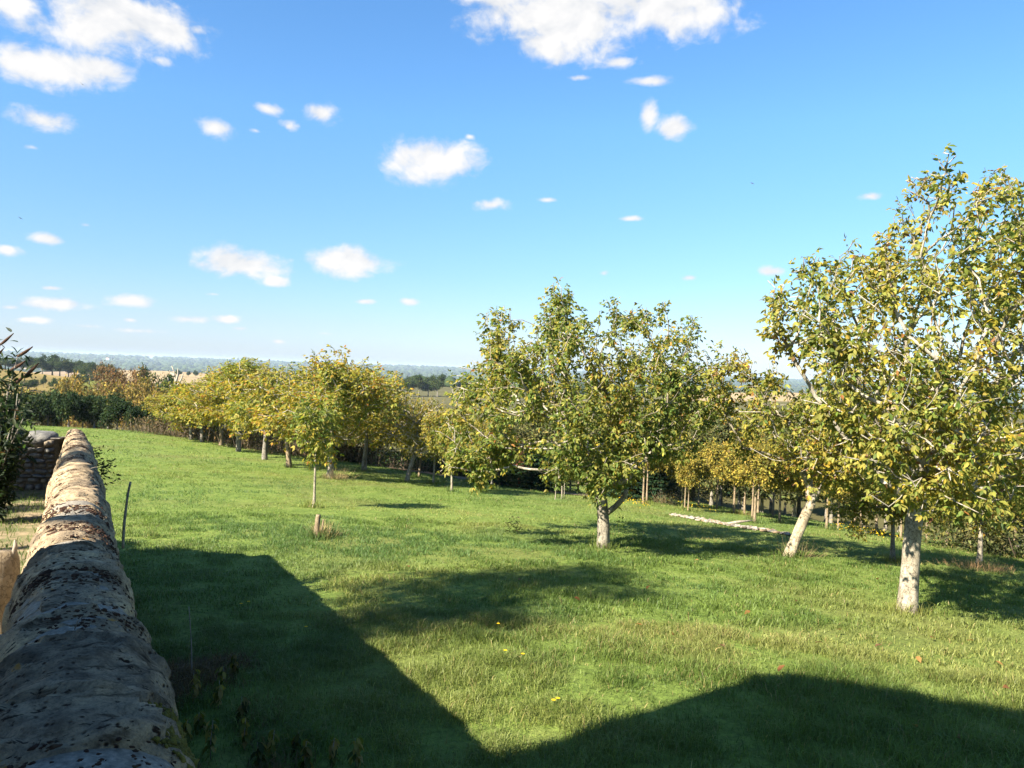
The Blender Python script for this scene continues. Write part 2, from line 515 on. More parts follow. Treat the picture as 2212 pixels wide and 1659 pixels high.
def meadow_mat():
    m, nt, b = new_mat('meadow soil and sward')
    v = geo_pos(nt)
    big = noise_n(nt, .22, 5, .6, v)
    mid = noise_n(nt, 1.6, 6, .7, v)
    fine = noise_n(nt, 14, 6, .75, v)
    c = ramp(nt, [(.30, (.082, .122, .025)), (.5, (.120, .170, .034)), (.72, (.172, .202, .054))], mid)
    c = mixc(nt, ramp(nt, [(.48, (0, 0, 0)), (.66, (.6, .6, .6))], big), c, (.125, .125, .040))
    f = ramp(nt, [(.30, (.42, .42, .42)), (.52, (1, 1, 1)), (.72, (1.5, 1.45, 1.3))], fine)
    c = mixc(nt, .85, c, f, 'MULTIPLY')
    nt.links.new(c, b.inputs['Base Color'])
    b.inputs['Roughness'].default_value = .9
    b.inputs['Specular IOR Level'].default_value = .1
    bump(nt, b, fine, .8, .06)
    return m


M_MEADOW = meadow_mat()


def land_mat():
    m, nt, b = new_mat('farmland')
    a = nt.nodes.new('ShaderNodeAttribute'); a.attribute_name = 'tint'
    v = geo_pos(nt)
    n = noise_n(nt, .03, 8, .7, v)
    f = ramp(nt, [(.3, (.6, .6, .6)), (.5, (1, 1, 1)), (.75, (1.3, 1.28, 1.2))], n)
    nt.links.new(mixc(nt, .75, a.outputs['Color'], f, 'MULTIPLY'), b.inputs['Base Color'])
    b.inputs['Roughness'].default_value = .95
    b.inputs['Specular IOR Level'].default_value = .05
    return m


M_LAND = land_mat()


def garden_mat():
    m, nt, b = new_mat('garden lawn soil')
    v = geo_pos(nt)
    mid = noise_n(nt, 2.2, 6, .7, v)
    c = ramp(nt, [(.34, (.05, .065, .018)), (.48, (.11, .105, .035)), (.62, (.24, .18, .10)), (.8, (.30, .23, .14))], mid)
    f = ramp(nt, [(.3, (.5, .5, .5)), (.55, (1, 1, 1)), (.75, (1.4, 1.35, 1.25))], noise_n(nt, 30, 5, .7, v))
    nt.links.new(mixc(nt, .8, c, f, 'MULTIPLY'), b.inputs['Base Color'])
    b.inputs['Roughness'].default_value = .95
    bump(nt, b, noise_n(nt, 20, 6, .7, v), .6, .04)
    return m


M_GARDEN = garden_mat()

# ------------------------------------------------------------------ ground sheets
WLEN0, WEND = -3.0, 12.6 / .8665        # along WU from the point below the camera
R_SPLIT = 66.0


def polar_sheet(radii, a0, a1, na, keep=None):
    an = np.radians(np.linspace(a0, a1, na))
    A, Rr = np.meshgrid(an, radii)
    X, Y = Rr * np.sin(A), Rr * np.cos(A)
    V = np.stack([X, Y, ground(X, Y)], -1).reshape(-1, 3)
    i = np.arange(len(radii) - 1)[:, None] * na + np.arange(na - 1)[None]
    Q = np.stack([i, i + 1, i + na + 1, i + na], -1).reshape(-1, 4)
    return V, Q[:, ::-1]


V, Q = polar_sheet(np.concatenate([[.02], np.geomspace(.6, R_SPLIT, 110)]), -180, 180, 361)
o = obj('meadow', mesh('meadow', V, [Q], M_MEADOW, None, True))
tag(o, kind='structure')

FIELD = {  # farmland tints, all matte and dry or leafy in their own right
    'wood': (.030, .045, .016), 'pasture': (.085, .115, .030), 'stubble': (.25, .185, .105), 'tan': (.20, .145, .05),
    'vine': (.115, .095, .028), 'lime': (.115, .125, .022), 'scrub': (.075, .07, .03), 'plough': (.20, .15, .10)}


def land_color(x, y):
    r = np.hypot(x, y); a = np.degrees(np.arctan2(x, y))
    c = np.tile(np.array(FIELD['scrub']), (len(x), 1))
    # patchwork far away: cells with their own crop
    g = 260.0
    wx = x + 90 * (fbm(x / 300, y / 300, 0, 2, 31) - .5) * 2; wy = y * .62 + 60 * (fbm(x / 300, y / 300, 3, 2, 32) - .5) * 2
    h = _hash(np.floor(wx / g).astype(np.int64), np.floor(wy / g).astype(np.int64), 0, 9)
    crops = np.array([FIELD[k] for k in ('wood', 'pasture', 'wood', 'tan', 'pasture', 'wood', 'stubble', 'wood', 'scrub', 'plough')])
    far = crops[(h * 9.999).astype(int)]
    m = r > 620
    c[m] = far[m]
    hill = (r > 230) & (r < 620) & (a < -27.5)
    c[hill] = FIELD['vine']
    rows = hill & (a < -31.5 + (r - 300) * .012)
    c[rows] = FIELD['tan']
    c[rows & (r < 430)] = np.array(FIELD['tan']) * .62 + np.array(FIELD['vine']) * .38
    c[hill & ~rows] = FIELD['lime']
    st = (r > 560) & (r < 1250) & (a > -28.5) & (a < -17.5)
    c[st] = FIELD['stubble']
    st2 = (r > 430) & (r < 760) & (a > 13) & (a < 27)
    c[st2] = FIELD['stubble']
    st3 = (r > 640) & (r < 1000) & (a > -13) & (a < 4)
    c[st3] = FIELD['pasture']
    c[r > 3600] = FIELD['wood']
    return c


V1, Q1 = polar_sheet(np.geomspace(R_SPLIT, 9500, 190), -60, 60, 421)
V2, Q2 = polar_sheet(np.geomspace(R_SPLIT, 9500, 50), 60, 300, 121)
o = obj('hills', mesh('hills', np.concatenate([V1, V2]), [Q1, Q2 + len(V1)], M_LAND,
                      land_color(*np.concatenate([V1, V2])[:, :2].T), True))
tag(o, kind='structure')


def wall_pt(s, off=0.0):
    return WU * s + WN * off


def wall_top(s):
    """height of the crown of the coping along the wall"""
    return -.70 - .036 * s


# garden terrace behind the wall: from the wall to the house and beyond
gs = np.linspace(-3, WEND - .1, 40); go = np.linspace(-26, -.05, 50)
S, O = np.meshgrid(gs, go)
GX = WU[0] * S + WN[0] * O; GY = WU[1] * S + WN[1] * O
GV = np.stack([GX, GY, garden_z(GX, GY)], -1).reshape(-1, 3)
i = np.arange(49)[:, None] * 40 + np.arange(39)[None]
o = obj('garden_ground', mesh('garden_ground', GV, [np.stack([i, i + 1, i + 41, i + 40], -1).reshape(-1, 4)[:, ::-1]], M_GARDEN, None, True))
tag(o, kind='structure')

# ------------------------------------------------------------------ small shape builders
def box_mesh(name, sx, sy, sz, mat, rough=0.0, bev=.0, seed=0):
    """box with a chamfer and uneven faces, centred on x and y, base at z=0; 24 vertices"""
    x, y, z = sx / 2, sy / 2, sz / 2
    b = bev if bev else min(sx, sy, sz) * .12
    V = []
    for sgx in (-1, 1):
        for sgy in (-1, 1):
            for sgz in (-1, 1):
                V.append((sgx * x, sgy * (y - b), sgz * (z - b)))
                V.append((sgx * (x - b), sgy * y, sgz * (z - b)))
                V.append((sgx * (x - b), sgy * (y - b), sgz * z))
    V = np.array(V)
    if rough:
        V = V + np.random.default_rng(seed).normal(0, rough, V.shape)
    V[:, 2] += z
    def vi(a, b_, c, k): return ((a * 2 + b_) * 2 + c) * 3 + k
    q = [(vi(0, 0, 0, 0), vi(0, 0, 1, 0), vi(0, 1, 1, 0), vi(0, 1, 0, 0)), (vi(1, 0, 0, 0), vi(1, 1, 0, 0), vi(1, 1, 1, 0), vi(1, 0, 1, 0)),
         (vi(0, 0, 0, 1), vi(1, 0, 0, 1), vi(1, 0, 1, 1), vi(0, 0, 1, 1)), (vi(0, 1, 0, 1), vi(0, 1, 1, 1), vi(1, 1, 1, 1), vi(1, 1, 0, 1)),
         (vi(0, 0, 0, 2), vi(0, 1, 0, 2), vi(1, 1, 0, 2), vi(1, 0, 0, 2)), (vi(0, 0, 1, 2), vi(1, 0, 1, 2), vi(1, 1, 1, 2), vi(0, 1, 1, 2))]
    t = []
    for a in (0, 1):
        for c in (0, 1):
            q.append((vi(a, 0, c, 0), vi(a, 1, c, 0), vi(a, 1, c, 2), vi(a, 0, c, 2)))
            q.append((vi(0, a, c, 1), vi(1, a, c, 1), vi(1, a, c, 2), vi(0, a, c, 2)))
            q.append((vi(a, c, 0, 0), vi(a, c, 1, 0), vi(a, c, 1, 1), vi(a, c, 0, 1)))
            for d in (0, 1):
                t.append((vi(a, c, d, 0), vi(a, c, d, 1), vi(a, c, d, 2)))
    return mesh(name, V, [np.array(q), np.array(t)], mat)


def tube(path, radii, k=8, cap=True, wob=0.0, seed=0):
    """one smooth tube along a path -> V, faces"""
    P = np.asarray(path, float); R_ = np.asarray(radii, float)
    T = norm(np.gradient(P, axis=0))
    ref = np.array([.31, .87, .12]) if abs(T[0][2]) > .7 else np.array([0.05, 0.1, 1.0])
    e1 = norm(np.cross(T, ref)); e2 = np.cross(T, e1)
    a = np.linspace(0, 2 * np.pi, k, endpoint=False)
    rr = R_[:, None] * np.ones((1, k))
    if wob:
        aa, ii = np.meshgrid(a, np.arange(len(P)))
        L_ = np.concatenate([[0], np.cumsum(np.linalg.norm(np.diff(P, axis=0), axis=1))])
        rr = rr * (1 + wob * 2 * (fbm(np.cos(aa) * 2.2 + 9, np.sin(aa) * 2.2 + 5, L_[:, None] * 3.0, 3, seed) - .5))
    V = P[:, None] + rr[..., None] * (np.cos(a)[None, :, None] * e1[:, None] + np.sin(a)[None, :, None] * e2[:, None])
    n = len(P)
    i = np.arange(n - 1)[:, None] * k; j = np.arange(k)[None]; j2 = (j + 1) % k
    F = [np.stack([i + j, i + j2, i + k + j2, i + k + j], -1).reshape(-1, 4)]
    V = V.reshape(-1, 3)
    if cap:
        V = np.concatenate([V, P[:1], P[-1:]])
        jj = np.arange(k); jn = (jj + 1) % k
        F.append(np.concatenate([np.stack([jn, jj, np.full(k, n * k)], -1), np.stack([(n - 1) * k + jj, (n - 1) * k + jn, np.full(k, n * k + 1)], -1)]))
    return V, F


def join(parts):
    Vs, Fs, off = [], {3: [], 4: []}, 0
    Cs = []
    for p in parts:
        V, F = p[0], p[1]
        Vs.append(V)
        if len(p) > 2: Cs.append(p[2])
        for f in F:
            f = np.asarray(f)
            if len(f): Fs[f.shape[1]].append(f + off)
        off += len(V)
    F = [np.concatenate(Fs[k]) for k in (3, 4) if Fs[k]]
    V = np.concatenate(Vs)
    return (V, F, np.concatenate(Cs)) if Cs else (V, F)


_ico = None


def ico(sub=1):
    import bmesh
    bm = bmesh.new(); bmesh.ops.create_icosphere(bm, subdivisions=sub, radius=1)
    V = np.array([v.co[:] for v in bm.verts]); F = np.array([[v.index for v in f.verts] for f in bm.faces])
    bm.free()
    return V, F


ICO1, ICO2 = ico(1), ico(2)

# ------------------------------------------------------------------ foliage cards
LEAF_V = np.array([(0, 0, 0), (.33, 0, -.02), (.68, 0, -.07), (1, 0, -.17), (.24, .40, .07), (.60, .45, .03), (.24, -.40, .07), (.60, -.45, .03)], float)
LEAF_T = np.array([(0, 1, 4), (2, 3, 5), (0, 6, 1), (2, 7, 3)])
LEAF_Q = np.array([(1, 2, 5, 4), (6, 7, 2, 1)])


def leaves(P, D, Nn, L_, W_, C, full=True):
    """leaflets at P along D, blade facing Nn -> V, faces, colours"""
    n = len(P)
    D = norm(D); Sd = norm(np.cross(Nn, D)); Nn = np.cross(D, Sd)
    if full:
        b, T, Qd = LEAF_V, LEAF_T, LEAF_Q
    else:
        b = np.array([(0, 0, 0), (.45, .45, .06), (1, 0, -.1), (.45, -.45, .06)], float); T = np.array([(0, 1, 2), (0, 2, 3)]); Qd = np.zeros((0, 4), int)
    V = (P[:, None] + (b[None, :, 0] * L_[:, None])[..., None] * D[:, None] + (b[None, :, 1] * W_[:, None])[..., None] * Sd[:, None]
         + (b[None, :, 2] * np.minimum(L_, 2.4 * W_)[:, None])[..., None] * Nn[:, None])
    k = len(b)
    off = (np.arange(n) * k)[:, None, None]
    F = [(T[None] + off).reshape(-1, 3)]
    if len(Qd): F.append((Qd[None] + off).reshape(-1, 4))
    return V.reshape(-1, 3), F, np.repeat(C, k, 0)


def palette(n, P, cols, weights, seed, scale=.9, spread=.5, var=.18):
    """colour per leaf: clumps of one shade, single leaves that differ"""
    w = np.cumsum(np.array(weights) / sum(weights))
    u = fbm(P[:, 0] * scale, P[:, 1] * scale, P[:, 2] * scale, 2, seed)
    u = u * 2.4 * spread + rng.normal(0, .30 * (1 - spread) + .16, n)
    rk = np.empty(n); rk[np.argsort(u)] = (np.arange(n) + .5) / n
    u = rk
    idx = np.searchsorted(w, u)
    c = np.array(cols)[np.clip(idx, 0, len(cols) - 1)]
    return c * np.exp(rng.normal(0, var, (n, 1))) * np.exp(rng.normal(0, .06, (n, 3)))


G_DARK, G_MID, G_OLIVE = (.070, .105, .022), (.120, .155, .032), (.200, .198, .042)
G_YEL, Y_GOLD, O_BRN, B_DRY = (.26, .23, .045), (.36, .27, .035), (.26, .125, .03), (.15, .085, .04)
PAL_NEAR = ([G_DARK, G_MID, G_OLIVE, G_YEL, Y_GOLD, O_BRN, B_DRY], [.4, 2.0, 5.2, 4.2, .9, .25, .5])
PAL_GREEN = ([G_DARK, G_MID, G_OLIVE, G_YEL, Y_GOLD, O_BRN], [1.3, 4.6, 4.4, 2.0, .45, .18])
PAL_ROW = ([G_MID, G_OLIVE, G_YEL, (.25, .20, .022), Y_GOLD, (.33, .17, .025), O_BRN], [2.4, 4.2, 3.4, 2.0, 1.0, .4, .3])
PAL_OAK = ([(.016, .032, .010), (.028, .050, .014), (.050, .072, .018), (.09, .10, .022)], [2, 4, 3, 1])
PAL_DARK = ([(.012, .026, .010), (.020, .038, .013), (.035, .055, .018), (.07, .08, .025)], [3, 4, 2.4, .8])
PAL_OLIVE = ([(.045, .055, .020), (.075, .080, .028), (.11, .105, .035), (.16, .14, .04)], [2, 4, 3, 1.3])
PAL_YOUNG = ([(.085, .085, .022), (.15, .13, .026), (.22, .175, .03), (.28, .21, .04)], [2, 3.4, 3.2, 1.4])
PAL_GOLDEN = ([(.10, .085, .03), (.18, .135, .035), (.25, .18, .04), (.15, .085, .03)], [2, 3, 2.2, 1])
PAL_BROWN = ([(.07, .045, .025), (.13, .075, .03), (.18, .10, .035), (.14, .115, .04)], [2, 3.5, 2.5, 1])
PAL_CONE = ([(.012, .028, .014), (.018, .040, .018), (.03, .055, .022)], [3, 4, 2])


# ------------------------------------------------------------------ tree growing
def grow(trunk, tips, seg=.28, bf=.35, jit=.03):
    """trunk: polyline of nodes; every tip is wired to the cheapest node already grown"""
    cap = len(trunk) + len(tips) * 60 + 100
    P = np.zeros((cap, 3)); par = np.full(cap, -1); plen = np.zeros(cap)
    n = 0
    for i, p in enumerate(trunk):
        P[n] = p; par[n] = n - 1
        plen[n] = 0 if i == 0 else plen[n - 1] + np.linalg.norm(p - trunk[i - 1]) * .35
        n += 1
    nt_ = n
    start = max(1, int(nt_ * .55))
    plen[:start] += 50.0
    top = trunk[-1]
    order = np.argsort(np.linalg.norm(tips - top, axis=1))
    ends = []
    for k in order:
        t = tips[k]
        d = np.linalg.norm(P[:n] - t, axis=1)
        j = int(np.argmin(d + bf * plen[:n]))
        L_ = d[j]
        if L_ < 1e-3: continue
        pd = P[j] - P[par[j]] if par[j] >= 0 else np.array([0, 0, 1.0])
        pd = pd / (np.linalg.norm(pd) + 1e-9)
        m = max(1, int(round(L_ / seg)))
        c = P[j] + pd * L_ * .30 + (t - P[j]) * .22
        prev = j
        for q in range(1, m + 1):
            u = q / m
            x = (1 - u) ** 2 * P[j] + 2 * u * (1 - u) * c + u * u * t
            if q < m: x = x + rng.normal(0, jit, 3)
            P[n] = x; par[n] = prev
            plen[n] = plen[prev] + np.linalg.norm(x - P[prev])
            prev = n; n += 1
            if n >= cap - 2: break
        ends.append(prev)
        if n >= cap - 70: break
    return P[:n], par[:n], np.array(ends), nt_


def pipe(P, par, ends, nt_, r0, e, trunk_r):
    n = len(P)
    s = np.zeros(n)
    kids = np.zeros(n, int)
    for i in range(1, n): kids[par[i]] += 1
    for i in range(n - 1, 0, -1):
        if kids[i] == 0: s[i] = r0 ** e
        s[par[i]] += s[i]
    r = s ** (1 / e)
    r[:nt_] = trunk_r
    return r


def segs_mesh(P, par, r, sel):
    parts = []
    for lo, hi, k in ((.035, 9, 9), (.012, .035, 5), (0, .012, 3)):
        s = sel[(r[sel] >= lo) & (r[sel] < hi)]
        if not len(s): continue
        A, B = P[par[s]], P[s]
        ra, rb = np.minimum(r[par[s]], r[s] * 1.22), r[s]
        d = norm(B - A)
        ref = np.where(np.abs(d[:, 2:3]) > .8, np.array([[1.0, .2, 0]]), np.array([[0, .15, 1.0]]))
        e1 = norm(np.cross(d, ref)); e2 = np.cross(d, e1)
        B2 = B + d * rb[:, None] * .35; A2 = A - d * ra[:, None] * .2
        a = np.linspace(0, 2 * np.pi, k, endpoint=False)
        ring = np.cos(a)[None, :, None] * e1[:, None] + np.sin(a)[None, :, None] * e2[:, None]
        V = np.concatenate([A2[:, None] + ring * ra[:, None, None], B2[:, None] + ring * rb[:, None, None]], 1)
        j = np.arange(k); j2 = (j + 1) % k
        q = np.stack([j, j2, k + j2, k + j], -1)
        F = (q[None] + (np.arange(len(s)) * 2 * k)[:, None, None]).reshape(-1, 4)
        parts.append((V.reshape(-1, 3), [F]))
    return join(parts) if parts else None


def sample_lobes(lobes, n, shell=.45, flat=1.0):
    """tips spread through the lobes (x, y, z, r)"""
    L_ = np.asarray(lobes, float)
    w = L_[:, 3] ** 1.5; w /= w.sum()
    idx = rng.choice(len(L_), n, p=w)
    rr = rng.random(n) ** shell
    d = rand_unit(n)
    d[:, 2] *= flat
    return L_[idx, :3] + d * (rr * L_[idx, 3])[:, None]


def compound(ends_p, dirs, per, nl, L0, W0, pal, seed, droop=.55, centre=None):
    """walnut-like compound leaves at the twig ends -> leaflet arrays"""
    n = len(ends_p)
    k = rng.poisson(per, n); k = np.maximum(k, 0)
    idx = np.repeat(np.arange(n), k)
    m = len(idx)
    base = ends_p[idx] - dirs[idx] * rng.uniform(0, .35, (m, 1))
    ax = norm(dirs[idx] * .55 + rand_unit(m) * .95 + np.array([0, 0, -droop * .5]))
    rl = L0 * rng.uniform(1.2, 2.1, m)
    npair = nl
    Ps, Ds, Ns, Ls = [], [], [], []
    up = norm(np.array([0, 0, 1.0]) + rng.normal(0, .45, (m, 3)))
    side = norm(np.cross(up, ax)); nn = np.cross(ax, side)
    for q in range(npair):
        u = .35 + .6 * q / max(1, npair - 1)
        pos = base + ax * (rl * u)[:, None] + np.array([0, 0, -1]) * (rl * u * u * .25 * droop)[:, None]
        for sgn in (-1, 1):
            dd = norm(side * sgn * .8 + ax * .55 + np.array([0, 0, -1]) * rng.uniform(.1, 1.5 * droop, (m, 1)) + rng.normal(0, .18, (m, 3)))
            keep = rng.random(m) < .86
            Ps.append(pos[keep]); Ds.append(dd[keep])
            Ns.append(norm(nn[keep] + rng.normal(0, .38, (keep.sum(), 3))))
            Ls.append((L0 * rng.uniform(.7, 1.15, m) * (.75 + .35 * u))[keep])
    pos = base + ax * rl[:, None] + np.array([0, 0, -1]) * (rl * .25 * droop)[:, None]
    Ps.append(pos); Ds.append(norm(ax + np.array([0, 0, -1]) * rng.uniform(.1, 1.3 * droop, (m, 1)))); Ns.append(norm(nn + rng.normal(0, .3, (m, 3))))
    Ls.append(L0 * rng.uniform(.85, 1.25, m))
    P, D, Nn, Ll = np.concatenate(Ps), np.concatenate(Ds), np.concatenate(Ns), np.concatenate(Ls)
    W = Ll * W0 * rng.uniform(.85, 1.15, len(Ll))
    C = palette(len(P), P, pal[0], pal[1], seed)
    return P, D, Nn, Ll, W, C


def smooth_path(pts, n):
    pts = np.asarray(pts, float)
    L_ = np.concatenate([[0], np.cumsum(np.linalg.norm(np.diff(pts, axis=0), axis=1))])
    u = np.linspace(0, L_[-1], n)
    # Catmull-Rom-like smoothing: linear resample then relax
    Q = np.stack([np.interp(u, L_, pts[:, k]) for k in range(3)], -1)
    for _ in range(3):
        Q[1:-1] = .25 * Q[:-2] + .5 * Q[1:-1] + .25 * Q[2:]
    return Q, u / L_[-1]


def unit_leaf(name, col):
    return mesh(name, LEAF_V, [LEAF_T, LEAF_Q], M_LEAF, np.tile(np.array(col), (8, 1)))


LEAF_MESHES = [unit_leaf('walnut_leaf', c) for c in (G_DARK, G_MID, G_OLIVE, G_YEL, Y_GOLD, O_BRN, B_DRY, (.085, .115, .02), (.15, .155, .022))]
LEAF_COLS = np.array([G_DARK, G_MID, G_OLIVE, G_YEL, Y_GOLD, O_BRN, B_DRY, (.085, .115, .02), (.15, .155, .022)])


def near_tree(name, label, group, depth, trunk_px, trunk_r, lobes_px, n_tips, per, nl, L0, pal, half_depth, n_single, n_nuts, r0, seed,
              bark=None):
    """a tree built in place: trunk along its line, crown lobes with real depth"""
    base = hit(*trunk_px[0])
    D0 = base[1]
    path = [base - np.array([0, 0, .15])] + [base] + [at(px, py, D0 + dz) for px, py, dz in [(a, b, (c[0] if c else 0)) for a, b, *c in trunk_px[1:]]]
    tp, u = smooth_path(path, 22)
    hgt = np.linalg.norm(tp - tp[0], axis=1)
    tr = np.interp(u, [0, 1], [trunk_r[0], trunk_r[1]]) + trunk_r[0] * .45 * np.exp(-hgt / .16)
    lobes = []
    xs = np.array([l[0] for l in lobes_px]); cx = (xs.min() + xs.max()) / 2; hw = (xs.max() - xs.min()) / 2 + 40
    for px, py, r in lobes_px:
        room = half_depth * math.sqrt(max(.06, 1 - ((px - cx) / hw) ** 2))
        for dz in ([0.0] if r < 50 else [-room * .75, room * .75]) + [rng.uniform(-room, room)]:
            d = D0 + dz
            lobes.append((*at(px, py, d), r / FPX * D0 * .95))
    tips = sample_lobes(lobes, n_tips)
    tips = tips[tips[:, 2] > tp[-1][2] - 1.0]
    P, par, ends, nt_ = grow(tp, tips, .24, .42, .022)
    r = pipe(P, par, ends, nt_, r0, 2.25, tr)
    root = thing(name, base, label, 'tree', group)
    V, F = tube(tp, tr, 26, True, .10, seed)
    bark = bark or M_BARK
    obj('trunk', mesh('trunk', V - base, F, bark, None, True), root)
    # main limbs: each subtree that leaves the trunk is a part of its own, the small ones together
    top = np.zeros(len(P), int) - 1
    for i_ in range(nt_, len(P)):
        top[i_] = i_ if par[i_] < nt_ else top[par[i_]]
    tops, cnt = np.unique(top[nt_:], return_counts=True)
    order = tops[np.argsort(-cnt)]
    rest = []
    for q, t in enumerate(order):
        sel = np.nonzero(top == t)[0]
        if q < 9:
            mm = segs_mesh(P, par, r, sel)
            obj('branch', mesh('branch', mm[0] - base, mm[1], M_TWIG if q else M_BARK, None, True), root)
        else:
            rest.append(sel)
    if rest:
        mm = segs_mesh(P, par, r, np.concatenate(rest))
        tag(obj('twig_mass', mesh('twig_mass', mm[0] - base, mm[1], M_TWIG, None, True), root), kind='stuff')
    dirs = norm(P[ends] - P[par[ends]])
    # twig nodes just behind the ends carry leaves too
    en2 = par[par[ends]]; ok = en2 >= nt_
    EP = np.concatenate([P[ends], P[en2[ok]]]); ED = np.concatenate([dirs, dirs[ok]])
    LP, LD, LN, LL, LW, LC = compound(EP, ED, per, nl, L0, .50, pal, seed)
    dist = np.linalg.norm(LP, axis=1)
    single = np.argsort(dist)[:n_single * 3][:: 3][:n_single]
    rest_m = np.ones(len(LP), bool); rest_m[single] = False
    V, F, C = leaves(LP[rest_m], LD[rest_m], LN[rest_m], LL[rest_m], LW[rest_m], LC[rest_m])
    tag(obj('foliage', mesh('foliage', V - base, F, M_LEAF, C), root), kind='stuff')
    for i_ in single:
        d = LD[i_] / np.linalg.norm(LD[i_]); s_ = np.cross(LN[i_], d); s_ /= np.linalg.norm(s_); n_ = np.cross(d, s_)
        me = LEAF_MESHES[int(np.argmin(((LEAF_COLS - LC[i_]) ** 2).sum(1)))]
        lo = bpy.data.objects.new('leaf', me)
        link(lo, root)
        p = LP[i_] - base
        l_, w_ = LL[i_], LW[i_]
        lo.matrix_local = Matrix(((d[0] * l_, s_[0] * w_, n_[0] * l_, p[0]), (d[1] * l_, s_[1] * w_, n_[1] * l_, p[1]), (d[2] * l_, s_[2] * w_, n_[2] * l_, p[2]), (0, 0, 0, 1)))
    if n_nuts:
        nm = mesh('walnut', ICO2[0] * np.array([.021, .021, .025]), [ICO2[1]], M_NUT, None, True)
        pick = rng.choice(np.nonzero(np.linalg.norm(P[ends], axis=1) < D0 + 1.2)[0], n_nuts)
        for i_ in ends[pick]:
            no = bpy.data.objects.new('walnut', nm)
            link(no, root)
            no.location = P[i_] - base + rng.normal(0, .035, 3) + np.array([0, 0, -.03])
    return root


WALNUTS = 'walnut trees standing in the meadow'
RIGHT = [(1985, 390, 42), (1965, 470, 48), (2040, 430, 46), (2150, 410, 50), (2105, 490, 58), (2190, 500, 60), (1745, 572, 36), (1795, 590, 48), (1845, 565, 46),
         (1905, 545, 58), (1700, 655, 48), (1765, 690, 66), (1850, 650, 78), (1950, 590, 88), (2060, 580, 92), (2170, 620, 95), (1685, 725, 40), (1800, 775, 74),
         (1900, 760, 90), (2010, 760, 100), (2130, 780, 110), (1800, 880, 60), (1870, 870, 78), (1980, 880, 92), (2100, 900, 104), (2200, 930, 90), (1860, 965, 56),
         (1950, 985, 78), (2060, 990, 92), (2165, 1010, 80), (1905, 1050, 50), (2010, 1060, 56), (2100, 1050, 58), (2290, 600, 120), (2310, 790, 140), (2300, 990, 100),
         (2260, 470, 80), (2040, 360, 26), (2160, 370, 30), (1680, 620, 26)]
near_tree('walnut_tree', 'big walnut tree with thick white trunk and thin yellowing crown, closest to the camera', WALNUTS, 12.5,
          [(1960, 1322), (1966, 1230), (1972, 1140), (1985, 1075)], (.155, .125), RIGHT, 1600, 2.4, 2, .098, PAL_NEAR,
          2.7, 300, 70, .0085, 21)
CENTRE = [(1205, 645, 42), (1190, 690, 44), (1075, 695, 46), (1060, 735, 40), (1315, 655, 34), (1340, 690, 30), (1385, 680, 36), (1420, 660, 26), (1485, 715, 44), (1230, 725, 66), (1130, 765, 56),
          (1330, 775, 72), (1430, 770, 66), (1500, 800, 56), (1060, 790, 56), (1000, 845, 56), (1100, 860, 78), (1220, 850, 90), (1350, 870, 90), (1460, 870, 80), (1530, 890, 46),
          (978, 925, 46), (1000, 985, 40), (1065, 965, 54), (1240, 955, 80), (1340, 960, 88), (1440, 945, 58), (1290, 1025, 58), (1195, 1005, 44), (1372, 1015, 38), (1505, 960, 26), (965, 1005, 24), (1030, 1010, 26)]
near_tree('walnut_tree', 'broad green walnut tree with low fork and cut limb in the middle of the meadow', WALNUTS, 18.5,
          [(1303, 1184), (1304, 1135), (1301, 1090), (1298, 1062)], (.155, .125), CENTRE, 1300, 3.8, 2, .10, PAL_GREEN, 2.7, 200, 30, .0078, 22, M_BARK_MID)
LEAN = [(1558, 765, 36), (1545, 820, 40), (1605, 790, 44), (1660, 805, 42), (1560, 860, 44), (1635, 875, 52), (1720, 900, 62), (1790, 945, 66), (1750, 1000, 60), (1700, 960, 46), (1820, 1005, 54),
        (1830, 900, 66), (1600, 955, 30), (1760, 850, 56), (1880, 950, 56), (1850, 830, 60), (1590, 930, 26)]
near_tree('walnut_tree', 'leaning walnut tree whose pale slanting trunk forks low, beside the strip of rubble', WALNUTS, 18,
          [(1703, 1203), (1722, 1155), (1742, 1108), (1752, 1085)], (.135, .11), LEAN, 620, 2.5, 2, .108, PAL_NEAR, 2.0, 100, 12, .0085, 23, M_BARK_LEAN)

# cut limb stub on the middle tree, whitish with a fresh end
mid = [o_ for o_ in COL.objects if o_.name == 'walnut_tree.001'][0]
D0 = mid.location[1]
V, F = tube(np.array([at(1306, 1112, D0), at(1330, 1094, D0 - .1), at(1350, 1072, D0 - .15), at(1353, 1058, D0 - .15)]), [.075, .066, .06, .052], 12, True, .12, 5)
obj('cut_limb', mesh('cut_limb', V - np.array(mid.location), F, M_BARK_MID, None, True), mid)


